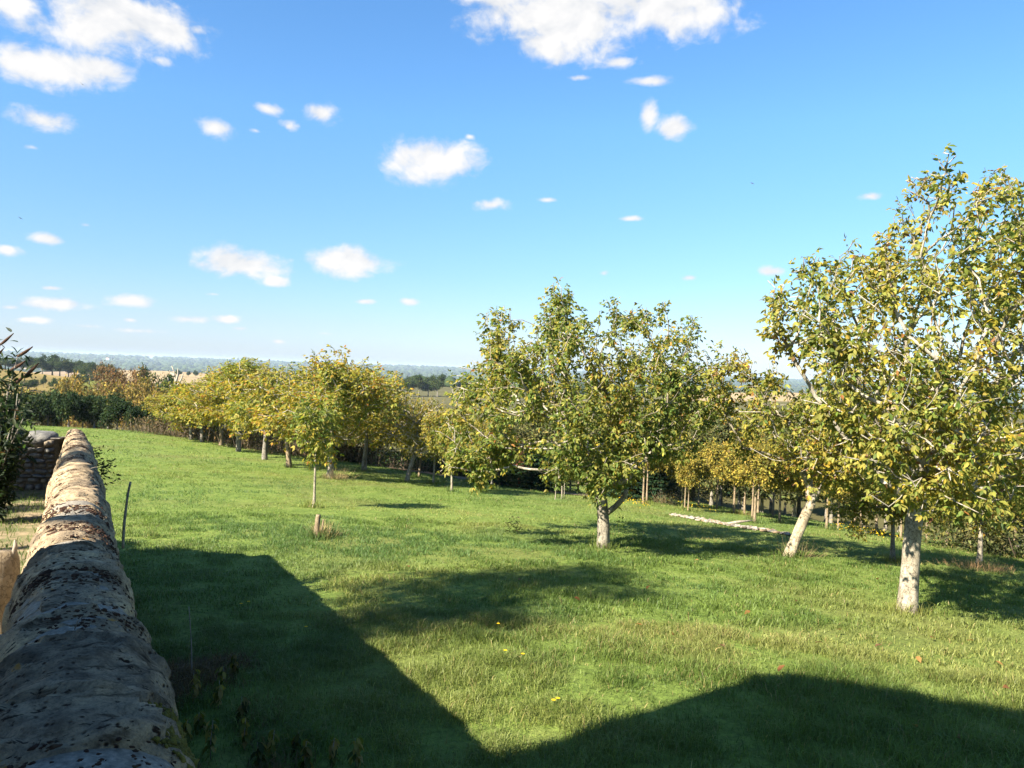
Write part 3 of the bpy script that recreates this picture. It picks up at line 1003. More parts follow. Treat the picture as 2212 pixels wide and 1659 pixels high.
# ------------------------------------------------------------------ copied trees
def proto(name, h_trunk, crown_r, crown_h, n_tips, per, L0, pal, seed, mode='compound', tr=(.13, .07), bark=None, twig=None, lean=0.0, cards=0, W0=.5, r0=.008, upright=0.0, n_lobes=11):
    """meshes of one kind of tree in its own space: base at 0"""
    st = np.random.default_rng(seed)
    path = [(0, 0, -.12), (0, 0, 0), (lean * .3 * h_trunk, .03, h_trunk * .45), (lean * h_trunk, 0, h_trunk), (lean * h_trunk * 1.2, .05, h_trunk + crown_h * .35)]
    tp, u = smooth_path(path, 12)
    trr = np.interp(u, [0, .5, 1], [tr[0], tr[1], tr[1] * .6]) + tr[0] * .4 * np.exp(-np.linalg.norm(tp, axis=1) / .18)
    c0 = np.array([lean * h_trunk, 0, h_trunk + crown_h * .48])
    lobes = [(*c0, crown_r * .6)]
    for q in range(n_lobes):
        a = q * 2.399 + st.uniform(-.4, .4); e = st.uniform(-.8, 1.0)
        rr = crown_r * st.uniform(.5, .72) * math.sqrt(max(.15, 1 - .6 * e * e))
        lobes.append((c0[0] + rr * math.cos(a), c0[1] + rr * math.sin(a), c0[2] + e * crown_h * .36, crown_r * st.uniform(.26, .44)))
    tips = sample_lobes(lobes, n_tips)
    P, par, ends, nt_ = grow(tp, tips, crown_r * .11, .4, crown_r * .012)
    r = pipe(P, par, ends, nt_, r0, 2.3, trr)
    bark = bark or M_BARK_GREY
    V, F = tube(tp, trr, 12, True, .12, seed)
    out = [('trunk', mesh('trunk', V, F, bark, None, True), None)]
    mm = segs_mesh(P, par, r, np.arange(nt_, len(P)))
    out.append(('branchwork', mesh('branchwork', mm[0], mm[1], twig or bark, None, True), 'stuff'))
    dirs = norm(P[ends] - P[par[ends]])
    if mode == 'compound':
        LP, LD, LN, LL, LW, LC = compound(P[ends], dirs, per, 2, L0, W0, pal, seed)
    else:
        k = int(cards / max(1, len(ends)))
        EP = np.repeat(P[ends], k, 0); m = len(EP)
        LP = EP + rng.normal(0, crown_r * .085, (m, 3))
        LD = rand_unit(m) + np.array([0, 0, upright]); LN = norm(rand_unit(m) + np.array([0, 0, .7]))
        LL = L0 * rng.uniform(.6, 1.3, m); LW = LL * W0; LC = palette(m, LP, pal[0], pal[1], seed, 1.2 / max(.5, crown_r * .5))
    V, F, C = leaves(LP, LD, LN, LL, LW, LC, False)
    out.append(('foliage', mesh('foliage', V, F, M_LEAF if mode == 'compound' else M_FAR, C), 'stuff'))
    return out, h_trunk + crown_h


def place(pr, name, label, cat, group, loc, sxy, sz, rz):
    root = thing(name, loc, label, cat, group, rz)
    root.scale = (sxy, sxy, sz)
    for nm, me, kind in pr[0]:
        c = bpy.data.objects.new(nm, me)
        link(c, root)
        if kind: c['kind'] = kind
    return root


ROWP = [proto('row', .95, 2.3, 3.5, 520, 6.5, .125, PAL_ROW, 100 + q, tr=(.09, .065), bark=(M_BARK, M_BARK_GREY, M_BARK_TAN)[q], twig=M_TWIG, lean=(-.05, .05, .12)[q]) for q in range(3)]
SPARSE = proto('sparse', 1.2, 2.4, 3.0, 520, 2.4, .11, PAL_YOUNG, 111, tr=(.12, .09), bark=M_BARK_GREY, twig=M_TWIG, lean=.35, r0=.0095)
YWAL = proto('young walnut', 1.15, .85, 2.2, 150, 3.4, .14, PAL_GREEN, 112, tr=(.042, .032), bark=M_BARK, twig=M_TWIG, r0=.004)

# base point in the photo, crown top, half width in pixels, kind, label
ROW = [
    (413, 950, 838, 62, 0, 'walnut tree with pale straight trunk at the far left end of the row'),
    (437, 955, 812, 66, 1, 'second walnut tree from the far left end of the row, thin grey trunk'),
    (478, 962, 792, 78, 2, 'third walnut tree from the left end of the row, slanting trunk above the brambles'),
    (515, 975, 778, 84, 0, 'walnut tree fourth along the row, dark shaded trunk and yellow crown'),
    (572, 992, 768, 92, 1, 'walnut tree in the row with a thick dark forked trunk and golden crown'),
    (625, 1010, 760, 98, 2, 'golden walnut tree in the row whose trunk shows white at its foot'),
    (712, 1034, 752, 116, 0, 'fullest golden walnut tree of the row, white trunk with dry straw at its foot'),
    (786, 1018, 778, 98, 1, 'walnut tree behind the fullest one with a tall thin shoot above its crown'),
]
ROWG = 'walnut trees in the row across the meadow'
for q, (bx, by, ty, hw, k, lab) in enumerate(ROW):
    p = hit(bx, by)
    pr = ROWP[k]
    h = (by - ty) / FPX * p[1]
    place(pr, 'walnut_tree', lab, 'tree', ROWG, p, hw * 1.6 / FPX * p[1] / 2.45, h / pr[1], 1.1 + q * 1.7)
p = hit(878, 1042)
place(SPARSE, 'walnut_tree', 'half bare walnut tree with leaning trunk and whitish twigs above the row', 'tree', ROWG, p, 100 / FPX * p[1] / 2.4, (1042 - 835) / FPX * p[1] / SPARSE[1], .4)
MORE = [(976, 1062, 868, 74, 0, 'walnut tree with grey trunk half hidden behind the left side of the middle tree'),
        (1062, 1057, 872, 70, 1, 'walnut tree with white trunk behind the middle tree, under its left crown'),
        (1018, 1040, 880, 66, 2, 'walnut tree with dark trunk further back between the two behind the middle tree'),
        (905, 1030, 846, 76, 2, 'walnut tree behind the half bare tree, its crown filling the gap'),
        (936, 1045, 862, 66, 0, 'walnut tree with tan lit trunk right of the half bare tree'),
        (845, 1003, 872, 52, 1, 'walnut tree far back in the gap left of the half bare tree'),
        (757, 998, 850, 60, 2, 'walnut tree with dark trunk further back between two white trunks of the row'),
        (812, 1006, 868, 50, 0, 'small walnut tree deep in the second row behind the golden crowns')]
for q, (bx, by, ty, hw, k, lab) in enumerate(MORE):
    p = hit(bx, by)
    pr = ROWP[k]
    place(pr, 'walnut_tree', lab, 'tree', 'walnut trees behind the first row', p, hw / FPX * p[1] / 2.45, (by - ty) / FPX * p[1] / pr[1], .6 + q * 2.1)
p = hit(678, 1096)
place(YWAL, 'young_walnut_tree', 'young walnut tree on a slim white bent trunk in front of the row', 'tree', None, p, 70 / FPX * p[1] / .95, (1096 - 848) / FPX * p[1] / YWAL[1], 0)
RUSTY = proto('rusty', 1.0, .9, 1.9, 120, 1.1, .13, ([(.10, .035, .02), (.16, .06, .03), (.08, .05, .02)], [2, 3, 1]), 131, tr=(.09, .06), bark=M_RUST, twig=M_RUST, r0=.006)
p = hit(1121, 1053)
place(RUSTY, 'dead_tree', 'small dead tree with rust red bark and leaves in front of the dark conifers', 'tree', None, p, .8, (1053 - 940) / FPX * p[1] / RUSTY[1], 0)
BIRCH = proto('sapling', .9, .45, 1.7, 60, .9, .09, ([(.05, .07, .02), (.09, .10, .03)], [1, 1]), 132, tr=(.025, .018), bark=M_BARK, twig=M_BARK_GREY, r0=.003)
for bx, by, ty, lab in ((1199, 1080, 985, 'slim white sapling tied to a low rail, behind the middle tree'), (1218, 1076, 1000, 'thin grey stake-like sapling right beside the slim white one')):
    p = hit(bx, by)
    place(BIRCH, 'sapling', lab, 'sapling', None, p, .8, (by - ty) / FPX * p[1] / BIRCH[1], bx)

# young plantation at the wood edge on the right
PLANT = [proto('plantation', 1.7, 1.5, 2.5, 170, 0, .17, PAL_YOUNG, 140 + q, 'cards', tr=(.075, .055), bark=M_BARK_TAN, cards=5200, W0=.6, r0=.006) for q in range(3)]
OLIVE = [proto('olive', .5, 2.2, 6.4, 260, 0, .26, PAL_OLIVE, 150 + q, 'cards', tr=(.13, .09), bark=M_BARK_GREY, cards=8500, n_lobes=16, W0=.6, r0=.010) for q in range(3)]
PL = [(1389, 1088, 905, 52), (1397, 1087, 930, 46), (1434, 1085, 925, 52), (1473, 1093, 958, 40), (1479, 1100, 965, 36), (1486, 1104, 975, 34), (1509, 1092, 965, 46), (1548, 1100, 955, 50),
      (1585, 1109, 950, 56), (1608, 1112, 955, 52), (1624, 1122, 945, 50), (1630, 1130, 940, 62), (1637, 1108, 950, 50), (1669, 1117, 960, 56), (1684, 1129, 965, 60), (1695, 1111, 950, 56),
      (1785, 1143, 985, 58), (1811, 1145, 980, 56), (1846, 1141, 985, 56), (1858, 1155, 1000, 52), (1893, 1149, 985, 60), (1945, 1169, 1005, 56), (2002, 1167, 1000, 60), (2045, 1182, 1005, 64),
      (2080, 1183, 1010, 60), (2140, 1190, 1000, 76), (2190, 1205, 1010, 76), (2240, 1215, 1010, 80), (1232, 1063, 945, 48), (1248, 1066, 940, 50)]
WHERE = {0: 'just right of the middle tree', 3: 'foremost of the slim trio left of the rubble', 8: 'standing clear left of the rubble strip', 11: 'in front of the others behind the rubble strip',
         19: 'lit bright tan right of the leaning tree', 21: 'seen left of the big white trunk', 22: 'seen right of the big white trunk', 23: 'beyond the big white trunk in shade'}
for q, (bx, by, ty, hw) in enumerate(PL):
    p = hit(bx, by)
    pr = PLANT[q % 3]
    lab = 'slim tan trunked plantation tree ' + WHERE[q] if q in WHERE else 'slim tan trunked tree among the close planted trees at the wood edge'
    place(pr, 'plantation_tree', lab, 'tree', 'plantation trees at the wood edge', p, hw / FPX * p[1] / 1.6, (by - ty) / FPX * p[1] / pr[1], q * 2.3)
# thicker trunk and pale flared stump tree near the right edge
p = hit(1929, 1213)
place(ROWP[1], 'walnut_tree', 'walnut tree with mauve grey trunk just behind the big white trunk', 'tree', 'walnut trees at the right edge', p, .75, (1213 - 960) / FPX * p[1] / ROWP[1][1], 2)
p = hit(2114, 1224)
place(ROWP[0], 'walnut_tree', 'walnut tree with white flared foot in a ring of dry grass, right edge', 'tree', 'walnut trees at the right edge', p, .8, (1224 - 930) / FPX * p[1] / ROWP[0][1], 4)

# olive wood behind the plantation
k = 0
for px, dep, ty, hw in [(1400, 46, 905, 70), (1470, 49, 900, 70), (1540, 47, 890, 74), (1600, 45, 910, 74), (1650, 44, 925, 74), (1720, 43, 930, 80), (1800, 42, 940, 80), (1870, 41, 955, 80), (1950, 40, 965, 86), (2040, 39, 975, 86), (2130, 36, 985, 90), (2220, 34, 990, 90), (1110, 62, 905, 70), (1190, 66, 880, 80), (1270, 60, 900, 76), (1350, 64, 875, 88), (1430, 58, 880, 92), (1500, 62, 860, 96), (1560, 54, 880, 84), (1610, 60, 905, 90), (1670, 52, 890, 86),
                        (1730, 58, 880, 96), (1790, 50, 920, 84), (1850, 55, 900, 96), (1920, 48, 930, 90), (1990, 52, 910, 100), (2060, 46, 940, 96), (2130, 50, 920, 110), (2210, 44, 950, 110), (2290, 46, 940, 120),
                        (1150, 90, 880, 60), (1310, 92, 865, 70), (1470, 88, 850, 80), (1640, 84, 905, 60), (1800, 80, 885, 90), (1960, 76, 890, 90), (2120, 74, 895, 100)]:
    v = ray(px, 1000)
    x, y = v[0] * dep, dep
    z = float(ground(x, y))
    h = at(px, ty, dep)[2] - z
    pr = OLIVE[k % 3]
    place(pr, 'woodland_tree', 'grey green woodland tree standing in the dark wood behind the slim plantation trees', 'tree', 'woodland trees behind the plantation', (x, y, z),
          max(.5, hw / FPX * dep / 2.3), max(.4, h / pr[1]), k * 1.9)
    k += 1

# left: dark hedge bushes, golden scrub, brown tree, dark oak
BUSH = [proto('bush', .35, 1.5, 2.6, 200, 0, .20, PAL_DARK, 160 + q, 'cards', tr=(.07, .05), bark=M_BARK_GREY, cards=5600, W0=.55, r0=.006) for q in range(2)]
GOLD = [proto('gold', .8, 2.4, 3.8, 220, 0, .26, PAL_GOLDEN, 165 + q, 'cards', tr=(.10, .07), bark=M_BARK_GREY, twig=M_TWIG, cards=5200, W0=.5, r0=.009) for q in range(2)]
BROWN = proto('brown', 1.8, 3.0, 5.0, 260, 0, .26, PAL_BROWN, 170, 'cards', tr=(.18, .12), bark=M_BARK_GREY, twig=M_TWIG, cards=5200, W0=.5, r0=.012)
OAK = [proto('oak', 1.6, 3.0, 5.6, 260, 0, .36, PAL_OAK, 175 + q, 'cards', tr=(.22, .15), bark=M_BARK_GREY, cards=5600, W0=.65, r0=.012) for q in range(2)]


def stand(pr, name, label, cat, group, px, dep, ty, hw, hw0, rz):
    v = ray(px, 850)
    x, y = v[0] * dep, dep
    z = float(ground(x, y))
    h = at(px, ty, dep)[2] - z
    return place(pr, name, label, cat, group, (x, y, z), max(.3, hw / FPX * dep / hw0), max(.3, h / pr[1]), rz)


HB = [(20, 64, 848, 40), (75, 63, 846, 42), (150, 61, 840, 40), (105, 66, 842, 36), (205, 62, 850, 40), (255, 60, 858, 40), (300, 59, 870, 34), (350, 57, 890, 30), (180, 67, 846, 36), (235, 66, 850, 40)]
HL = {2: 'lighter dark green bush on a short stem at the far edge of the meadow', 6: 'right end bush of the dark hedge beside the yellow scrub'}
for q, (px, dep, ty, hw) in enumerate(HB):
    stand(BUSH[q % 2], 'hedge_bush', HL.get(q, 'dark green bush in the hedge along the far left edge of the meadow'), 'bush', 'dark bushes of the far hedge', px, dep, ty, hw, 1.6, q * 1.3)
for q, (px, dep, ty, hw) in enumerate([(50, 92, 842, 46), (110, 95, 832, 46), (160, 90, 818, 48), (190, 84, 818, 46), (230, 92, 826, 46), (265, 80, 838, 44), (310, 78, 832, 46), (355, 74, 842, 44), (395, 70, 830, 44), (140, 100, 828, 40), (330, 90, 818, 40), (300, 72, 870, 44), (345, 66, 878, 40)]):
    stand(GOLD[q % 2], 'scrub_tree', 'golden brown scrub tree above the dark hedge on the left', 'tree', 'golden scrub trees behind the hedge', px, dep, ty, hw, 2.5, q * 1.7)
for px, dep, ty, hw, lab in ((228, 118, 787, 44, 'rust brown tree with bare dark boughs left of the dark green oak'), (282, 112, 796, 42, 'smaller rust brown tree leaning towards the dark green oak')):
    stand(BROWN, 'brown_tree', lab, 'tree', None, px, dep, ty, hw, 3.1, px)
for px, dep, ty, hw, lab in ((325, 128, 786, 34, 'dark green oak beside the rust brown tree, pointed top'), (355, 122, 800, 28, 'dark green oak with dead antler boughs on its right side'), (395, 135, 812, 40, 'low dark green tree just above the left end of the walnut row')):
    stand(OAK[px % 2], 'oak_tree', lab, 'tree', None, px, dep, ty, hw, 3.1, px)
# dead antler branches of the oak
for bx, d in ((378, 122),):
    root = thing('dead_tree', at(bx, 880, d), 'dead leafless tree with forked antler branches above the walnut row', 'tree')
    b0 = at(bx, 880, d)
    parts = []
    for pts in (((378, 880), (376, 840), (382, 815), (377, 800), (371, 790)), ((380, 825), (385, 808), (384, 796)), ((378, 812), (369, 806), (366, 800)), ((382, 835), (392, 820), (396, 806)), ((376, 845), (365, 828), (362, 815))):
        pp, _ = smooth_path([at(a, b, d) for a, b in pts], 8)
        parts.append(tube(pp, np.linspace(.22, .06, 8), 6))
    V, F = join(parts)
    obj('trunk', mesh('trunk', V - b0, F, M_TWIG, None, True), root)

# far trees: copse on the vineyard hill, trees along the stubble
FT = [(10, 420, 772, 26), (45, 430, 768, 24), (68, 440, 772, 18), (90, 430, 770, 20), (112, 440, 764, 24), (128, 436, 766, 20), (147, 440, 775, 16), (160, 444, 776, 18), (176, 440, 782, 20), (194, 430, 780, 20),
      (212, 445, 784, 18), (192, 360, 800, 20), (172, 330, 808, 18), (94, 300, 808, 7), (118, 290, 815, 13), (60, 280, 818, 26), (230, 420, 786, 18), (246, 400, 790, 16)]
FL = {4: 'tallest rounded far tree on the crest of the yellow hill', 13: 'single small dark tree alone on the yellow hillside', 14: 'small dark bush low on the yellow hillside', 15: 'grey green bush clump at the foot of the yellow hillside'}
for q, (px, dep, ty, hw) in enumerate(FT):
    stand(OAK[q % 2], 'far_tree', FL.get(q, 'far dark green tree in the copse along the crest of the yellow hill'), 'tree', 'far trees on the yellow hill', px, dep, ty, hw, 3.1, q * 2.2)
for px, dep, ty, hw, lab in ((385, 700, 798, 8, 'small round far tree on the stubble field, left of two others'), (406, 705, 801, 5, 'smallest far tree on the stubble field, between two others'), (422, 700, 799, 6, 'small far tree on the stubble field, right of two others')):
    stand(OAK[0], 'far_tree', lab, 'tree', None, px, dep, ty, hw, 3.1, px)
for px, dep, ty, hw in ((878, 430, 812, 20), (905, 440, 806, 22), (925, 450, 808, 18), (945, 440, 805, 20), (860, 400, 820, 16)):
    stand(OAK[px % 2], 'far_tree', 'far green tree of the clump seen between the row and the middle tree', 'tree', 'far trees seen right of the row', px, dep, ty, hw, 3.1, px)

# distant woods and hedgerows: one mass
n = 26000
r = np.exp(rng.uniform(math.log(560), math.log(7400), n)); a = np.radians(rng.uniform(-44, 44, n))
X, Y = r * np.sin(a), r * np.cos(a)
cl = land_color(X, Y)
isw = (np.abs(cl - np.array(FIELD['wood'])).sum(1) < 1e-6) | (rng.random(n) < .03) & (r > 1250)
X, Y, r = X[isw], Y[isw], r[isw]
Z = ground(X, Y)
S_ = rng.uniform(4, 8, len(X)) * np.clip(r / 1800, .75, 2.4)
Vb = ICO1[0] * np.array([1.15, 1.15, .85])
Vw = np.stack([X, Y, Z + S_ * .55], -1)[:, None] + Vb[None] * (S_[:, None] * (1 + .0 * r[:, None]))[..., None] * (1 + rng.normal(0, .16, (len(X), len(Vb), 1)))
Fw = (ICO1[1][None] + (np.arange(len(X)) * len(Vb))[:, None, None]).reshape(-1, 3)
Cw = np.repeat(np.array([(.030, .046, .016)]) * np.exp(rng.normal(0, .25, (len(X), 1))), len(Vb), 0)
o = obj('distant_woods', mesh('distant_woods', Vw.reshape(-1, 3), [Fw], M_FAR, Cw))
tag(o, kind='stuff')

# brambles and dry undergrowth along the back of the meadow
def thicket(name, pts, n, h, spread, pal, L0, seed, mat=M_FAR, back=1.0, stalks=4):
    pts = np.array(pts, float) * back
    t = rng.random(n) * (len(pts) - 1); i_ = t.astype(int).clip(0, len(pts) - 2); f = (t - i_)[:, None]
    B = pts[i_] * (1 - f) + pts[i_ + 1] * f
    X = B[:, 0] + rng.normal(0, spread, n); Y = B[:, 1] + np.abs(rng.normal(0, spread, n))
    g = ground(X, Y)
    hh = h * (.35 + 1.3 * fbm(X * .45, Y * .45, 0, 3, seed)) * rng.random(n) ** .8
    P = np.stack([X, Y, g + hh], -1)
    L_ = L0 * rng.uniform(.5, 1.4, n)
    V, F, C = leaves(P, rand_unit(n) + np.array([0, 0, .3]), norm(rand_unit(n) + np.array([0, 0, .5])), L_, L_ * .5, palette(n, P, pal[0], pal[1], seed, .6), False)
    # upright stalks
    m = n // stalks
    P2 = np.stack([X[:m], Y[:m], g[:m]], -1)
    D2 = norm(np.array([0, 0, 1.0]) + rng.normal(0, .3, (m, 3))); L2 = h * rng.uniform(.4, 1.1, m)
    V2, F2, C2 = leaves(P2, D2, rand_unit(m), L2, np.full(m, .035), np.tile(np.array([(.13, .10, .07)]), (m, 1)) * np.exp(rng.normal(0, .3, (m, 1))), False)
    V, F, C = join([(V, F, C), (V2, F2, C2)])
    return tag(obj(name, mesh(name, V, F, mat, C)), kind='stuff')


def line(pxs):
    return [hit(a, b)[:2] for a, b in pxs]


PAL_BRAMBLE = ([(.05, .045, .02), (.10, .07, .035), (.14, .095, .05), (.07, .075, .022), (.20, .13, .05)], [3, 4, 3, 2, .8])
thicket('bramble_thicket', line([(70, 905), (200, 919), (330, 938), (450, 952), (560, 972), (680, 992), (800, 1003)]), 26000, 1.15, 1.3, PAL_BRAMBLE, .16, 201)
thicket('undergrowth', line([(800, 1002), (920, 1020), (1010, 1032), (1080, 1040)]), 9000, 1.0, 1.4, PAL_DARK, .16, 202)
thicket('undergrowth', line([(1240, 1062), (1330, 1068), (1440, 1078), (1560, 1092), (1640, 1100), (1720, 1112), (1800, 1122), (1900, 1138), (2010, 1155), (2120, 1175), (2260, 1195)]), 30000, 2.0, 1.8, PAL_OLIVE, .2, 203, back=1.22, stalks=300)
thicket('undergrowth', line([(1240, 1062), (1440, 1078), (1640, 1100), (1800, 1122), (2010, 1155), (2260, 1195)]), 30000, 4.2, 3.0, PAL_OLIVE, .34, 205, back=1.45, stalks=60)
thicket('undergrowth', line([(1540, 1090), (1640, 1100), (1720, 1112), (1800, 1122), (1900, 1138), (2010, 1155)]), 26000, 2.6, 1.6, PAL_DARK, .3, 206, back=1.12, stalks=60)
thicket('undergrowth', line([(2090, 1200), (2150, 1215), (2240, 1235)]), 7000, 1.5, 1.0, PAL_OLIVE, .15, 204, back=1.15, stalks=300)

# dark conifers behind the dead tree
CON = []
for q in range(2):
    n = 3600
    t = rng.random(n) ** .7
    rad = (1 - t) * 1.25 + .05
    lay = np.round(t * 11) / 11 + rng.normal(0, .012, n)
    aa = rng.uniform(0, 2 * np.pi, n); rr = rad * rng.random(n) ** .5
    P = np.stack([rr * np.cos(aa), rr * np.sin(aa), (lay) * 3.0 + .1 - rr * .22], -1)
    Dd = np.stack([np.cos(aa), np.sin(aa), np.full(n, -.25)], -1) + rng.normal(0, .25, (n, 3))
    L_ = rng.uniform(.14, .34, n)
    V, F, C = leaves(P, Dd, norm(np.array([0, 0, 1.0]) + rng.normal(0, .3, (n, 3))), L_, L_ * .35, palette(n, P, PAL_CONE[0], PAL_CONE[1], 210 + q, 1.5), False)
    tv, tf = tube([(0, 0, -.1), (0, 0, 1.5), (0, 0, 3.0)], [.09, .06, .012], 8)
    CON.append(([('trunk', mesh('trunk', tv, tf, M_BARK_GREY, None, True), None), ('foliage', mesh('foliage', V, F, M_FAR, C), 'stuff')], 3.1))
for q, (px, py, ty, lab) in enumerate([(1085, 1047, 975, 'dark conifer left of the small dead tree'), (1150, 1055, 960, 'dark spreading conifer right behind the small dead tree'), (1180, 1058, 985, 'low dark conifer left of the white sapling'),
                                       (1345, 1075, 985, 'dark conifer in the shade right of the middle trunk'), (1415, 1082, 1005, 'low dark conifer at the dark gap in the wood edge')]):
    p = hit(px, py)
    place(CON[q % 2], 'conifer', lab, 'tree', 'dark conifers at the wood edge', p, 1.25, (py - ty) / FPX * p[1] / 3.1, q * 2.0)

# ------------------------------------------------------------------ garden wall
wall = thing('garden_wall', (*wall_pt(4.0), -2.6), 'long lichen covered garden wall with rounded stone coping running away from below the camera', 'wall')
WB = np.array(wall.location)
HW = .25


def half_width(s_):
    return np.interp(s_, [1.9, 3.6, 14], [.245, .20, .162])


def axis_shift(s_):
    return np.interp(s_, [1.9, 3.6, 12], [.022, .032, .115])


s = WLEN0
stones = []
while s < WEND - .15:
    ln = rng.uniform(.36, .82)
    stones.append((s, min(s + ln, WEND)))
    s += ln
for q, (s0, s1) in enumerate(stones):
    near = s1 < 6.5
    ds = .014 if s1 < 4.2 else (.018 if s1 < 8 else .026)
    ns = max(6, int((s1 - s0) / ds)); na = 64 if s1 < 4.2 else (48 if s1 < 8 else 34)
    if s1 < .6: ns, na = max(5, ns // 4), 24
    gap = .010
    ss = np.linspace(s0 + gap, s1 - gap, ns); ph = np.linspace(-.32, math.pi + .32, na)
    Sg, Ph = np.meshgrid(ss, ph, indexing='ij')
    hw = float(half_width((s0 + s1) / 2)) + .010 * rng.normal(); hh = .25 + .012 * rng.normal(); lift = .010 * rng.normal(); tilt = .02 * rng.normal()
    prof = .86
    cx = np.sign(np.cos(Ph)) * np.abs(np.cos(Ph)) ** prof * hw
    cz = np.sign(np.sin(Ph)) * np.abs(np.sin(Ph)) ** prof * hh
    edge = np.minimum(Sg - s0, s1 - Sg)
    rnd = -.034 * np.exp(-(edge / .022) ** 1.2)
    # strata across the stone, then lumps and pits
    skew = Sg + .10 * np.cos(Ph) * (1 if q % 2 else -.6)
    dsp = .026 * (fbm(skew * 5.5, np.cos(Ph) * .55 + q * 3, np.sin(Ph) * .55, 4, 40, .55) - .5) * 2
    dsp = dsp + .024 * (fbm(Sg * 15, Ph * 2.6, q * 1.7, 3, 41, .6) - .5) * 2 + .006 * (fbm(Sg * 60, Ph * 12, q, 2, 42) - .5) * 2
    lay = fbm(skew * 2.6, np.cos(Ph) * .35 + q * 2.1, np.sin(Ph) * .35 + 4, 3, 47, .5) * 9.0
    dsp = dsp + .020 * ((lay % 1.0) ** 1.6 - .4)
    dsp = dsp + .011 * (fbm(Sg * 30, Ph * 2.2, q * .7, 3, 48, .6) - .5) * 2
    dsp = dsp * hw / .25
    fac = 1 + (dsp + rnd) / hw
    off = -cx * fac + axis_shift(Sg)
    zz = cz * (1 + (dsp + rnd) / hh)
    base_z = wall_top(Sg) - .25 + lift + tilt * cx
    wob = .02 * (fbm(Sg * .7, 3.3, 0, 2, 43) - .5) * 2
    X = WU[0] * Sg + WN[0] * (off + wob); Y = WU[1] * Sg + WN[1] * (off + wob)
    V = np.stack([X, Y, base_z + zz], -1).reshape(-1, 3)
    i_ = np.arange(ns - 1)[:, None] * na + np.arange(na - 1)[None]
    Qs = np.stack([i_, i_ + 1, i_ + na + 1, i_ + na], -1).reshape(-1, 4)
    e0, e1 = V[:na].mean(0), V[-na:].mean(0)
    nv = len(V)
    V = np.concatenate([V, [e0, e1]])
    jj = np.arange(na - 1)
    T = np.concatenate([np.stack([jj + 1, jj, np.full(na - 1, nv)], -1), np.stack([(ns - 1) * na + jj, (ns - 1) * na + jj + 1, np.full(na - 1, nv + 1)], -1)])
    obj('coping_stone', mesh('coping_stone', V - WB, [Qs, T], M_STONE, None, True), wall)
# mortar bed under and between the coping stones
ss = np.linspace(WLEN0 + .02, WEND - .05, 220); ph = np.linspace(-.3, math.pi + .3, 28)
Sg, Ph = np.meshgrid(ss, ph, indexing='ij')
d_ = .012 * (fbm(Sg * 9, Ph * 2, 0, 3, 45) - .5)
off = -(np.sign(np.cos(Ph)) * np.abs(np.cos(Ph)) ** .86) * (half_width(Sg) - .013 + d_) + axis_shift(Sg); zz = (np.sign(np.sin(Ph)) * np.abs(np.sin(Ph)) ** .86) * (.25 - .013 + d_)
V = np.stack([WU[0] * Sg + WN[0] * off, WU[1] * Sg + WN[1] * off, wall_top(Sg) - .25 + zz], -1).reshape(-1, 3)
i_ = np.arange(219)[:, None] * 28 + np.arange(27)[None]
obj('mortar_bed', mesh('mortar_bed', V - WB, [np.stack([i_, i_ + 1, i_ + 29, i_ + 28], -1).reshape(-1, 4)], M_MORTAR, None, True), wall)
# body of the wall with uneven faces
ss = np.linspace(WLEN0, WEND, 180); tt = np.linspace(0, 1, 26)
parts = []
for sg in (-1, 1):
    Sg, Tg = np.meshgrid(ss, tt, indexing='ij')
    w_ = half_width(Sg) - .03 + .07 * (fbm(Sg * 4, Tg * 9, sg * 5, 4, 46, .6) - .5)
    w_ = w_ * sg + axis_shift(Sg)
    X0, Y0 = WU[0] * Sg + WN[0] * w_, WU[1] * Sg + WN[1] * w_
    zt = wall_top(Sg) - .28; zb = ground(X0, Y0) - .15
    V = np.stack([X0, Y0, zt * (1 - Tg) + zb * Tg], -1).reshape(-1, 3)
    i_ = np.arange(179)[:, None] * 26 + np.arange(25)[None]
    Qs = np.stack([i_, i_ + 1, i_ + 27, i_ + 26], -1).reshape(-1, 4)
    parts.append((V, [Qs if sg > 0 else Qs[:, ::-1]]))
Sg, Tg = np.meshgrid(np.linspace(-.02, .26, 8), tt, indexing='ij')
X0, Y0 = WU[0] * (WEND - .02) + WN[0] * Sg, WU[1] * (WEND - .02) + WN[1] * Sg
V = np.stack([X0, Y0, (wall_top(WEND) - .28) * (1 - Tg) + (ground(X0, Y0) - .15) * Tg], -1).reshape(-1, 3)
i_ = np.arange(7)[:, None] * 26 + np.arange(25)[None]
parts.append((V, [np.stack([i_, i_ + 1, i_ + 27, i_ + 26], -1).reshape(-1, 4)[:, ::-1]]))
V, F = join(parts)
obj('wall_body', mesh('wall_body', V - WB, F, M_RUBBLE, None, True), wall)


def coping_point(s_, ph_, lift_=0.0):
    off_ = -np.sign(np.cos(ph_)) * np.abs(np.cos(ph_)) ** .86 * (half_width(s_) + lift_) + axis_shift(s_); z_ = np.sign(np.sin(ph_)) * np.abs(np.sin(ph_)) ** .86 * (.25 + lift_)
    return np.stack([WU[0] * s_ + WN[0] * off_, WU[1] * s_ + WN[1] * off_, wall_top(s_) - .25 + z_], -1)


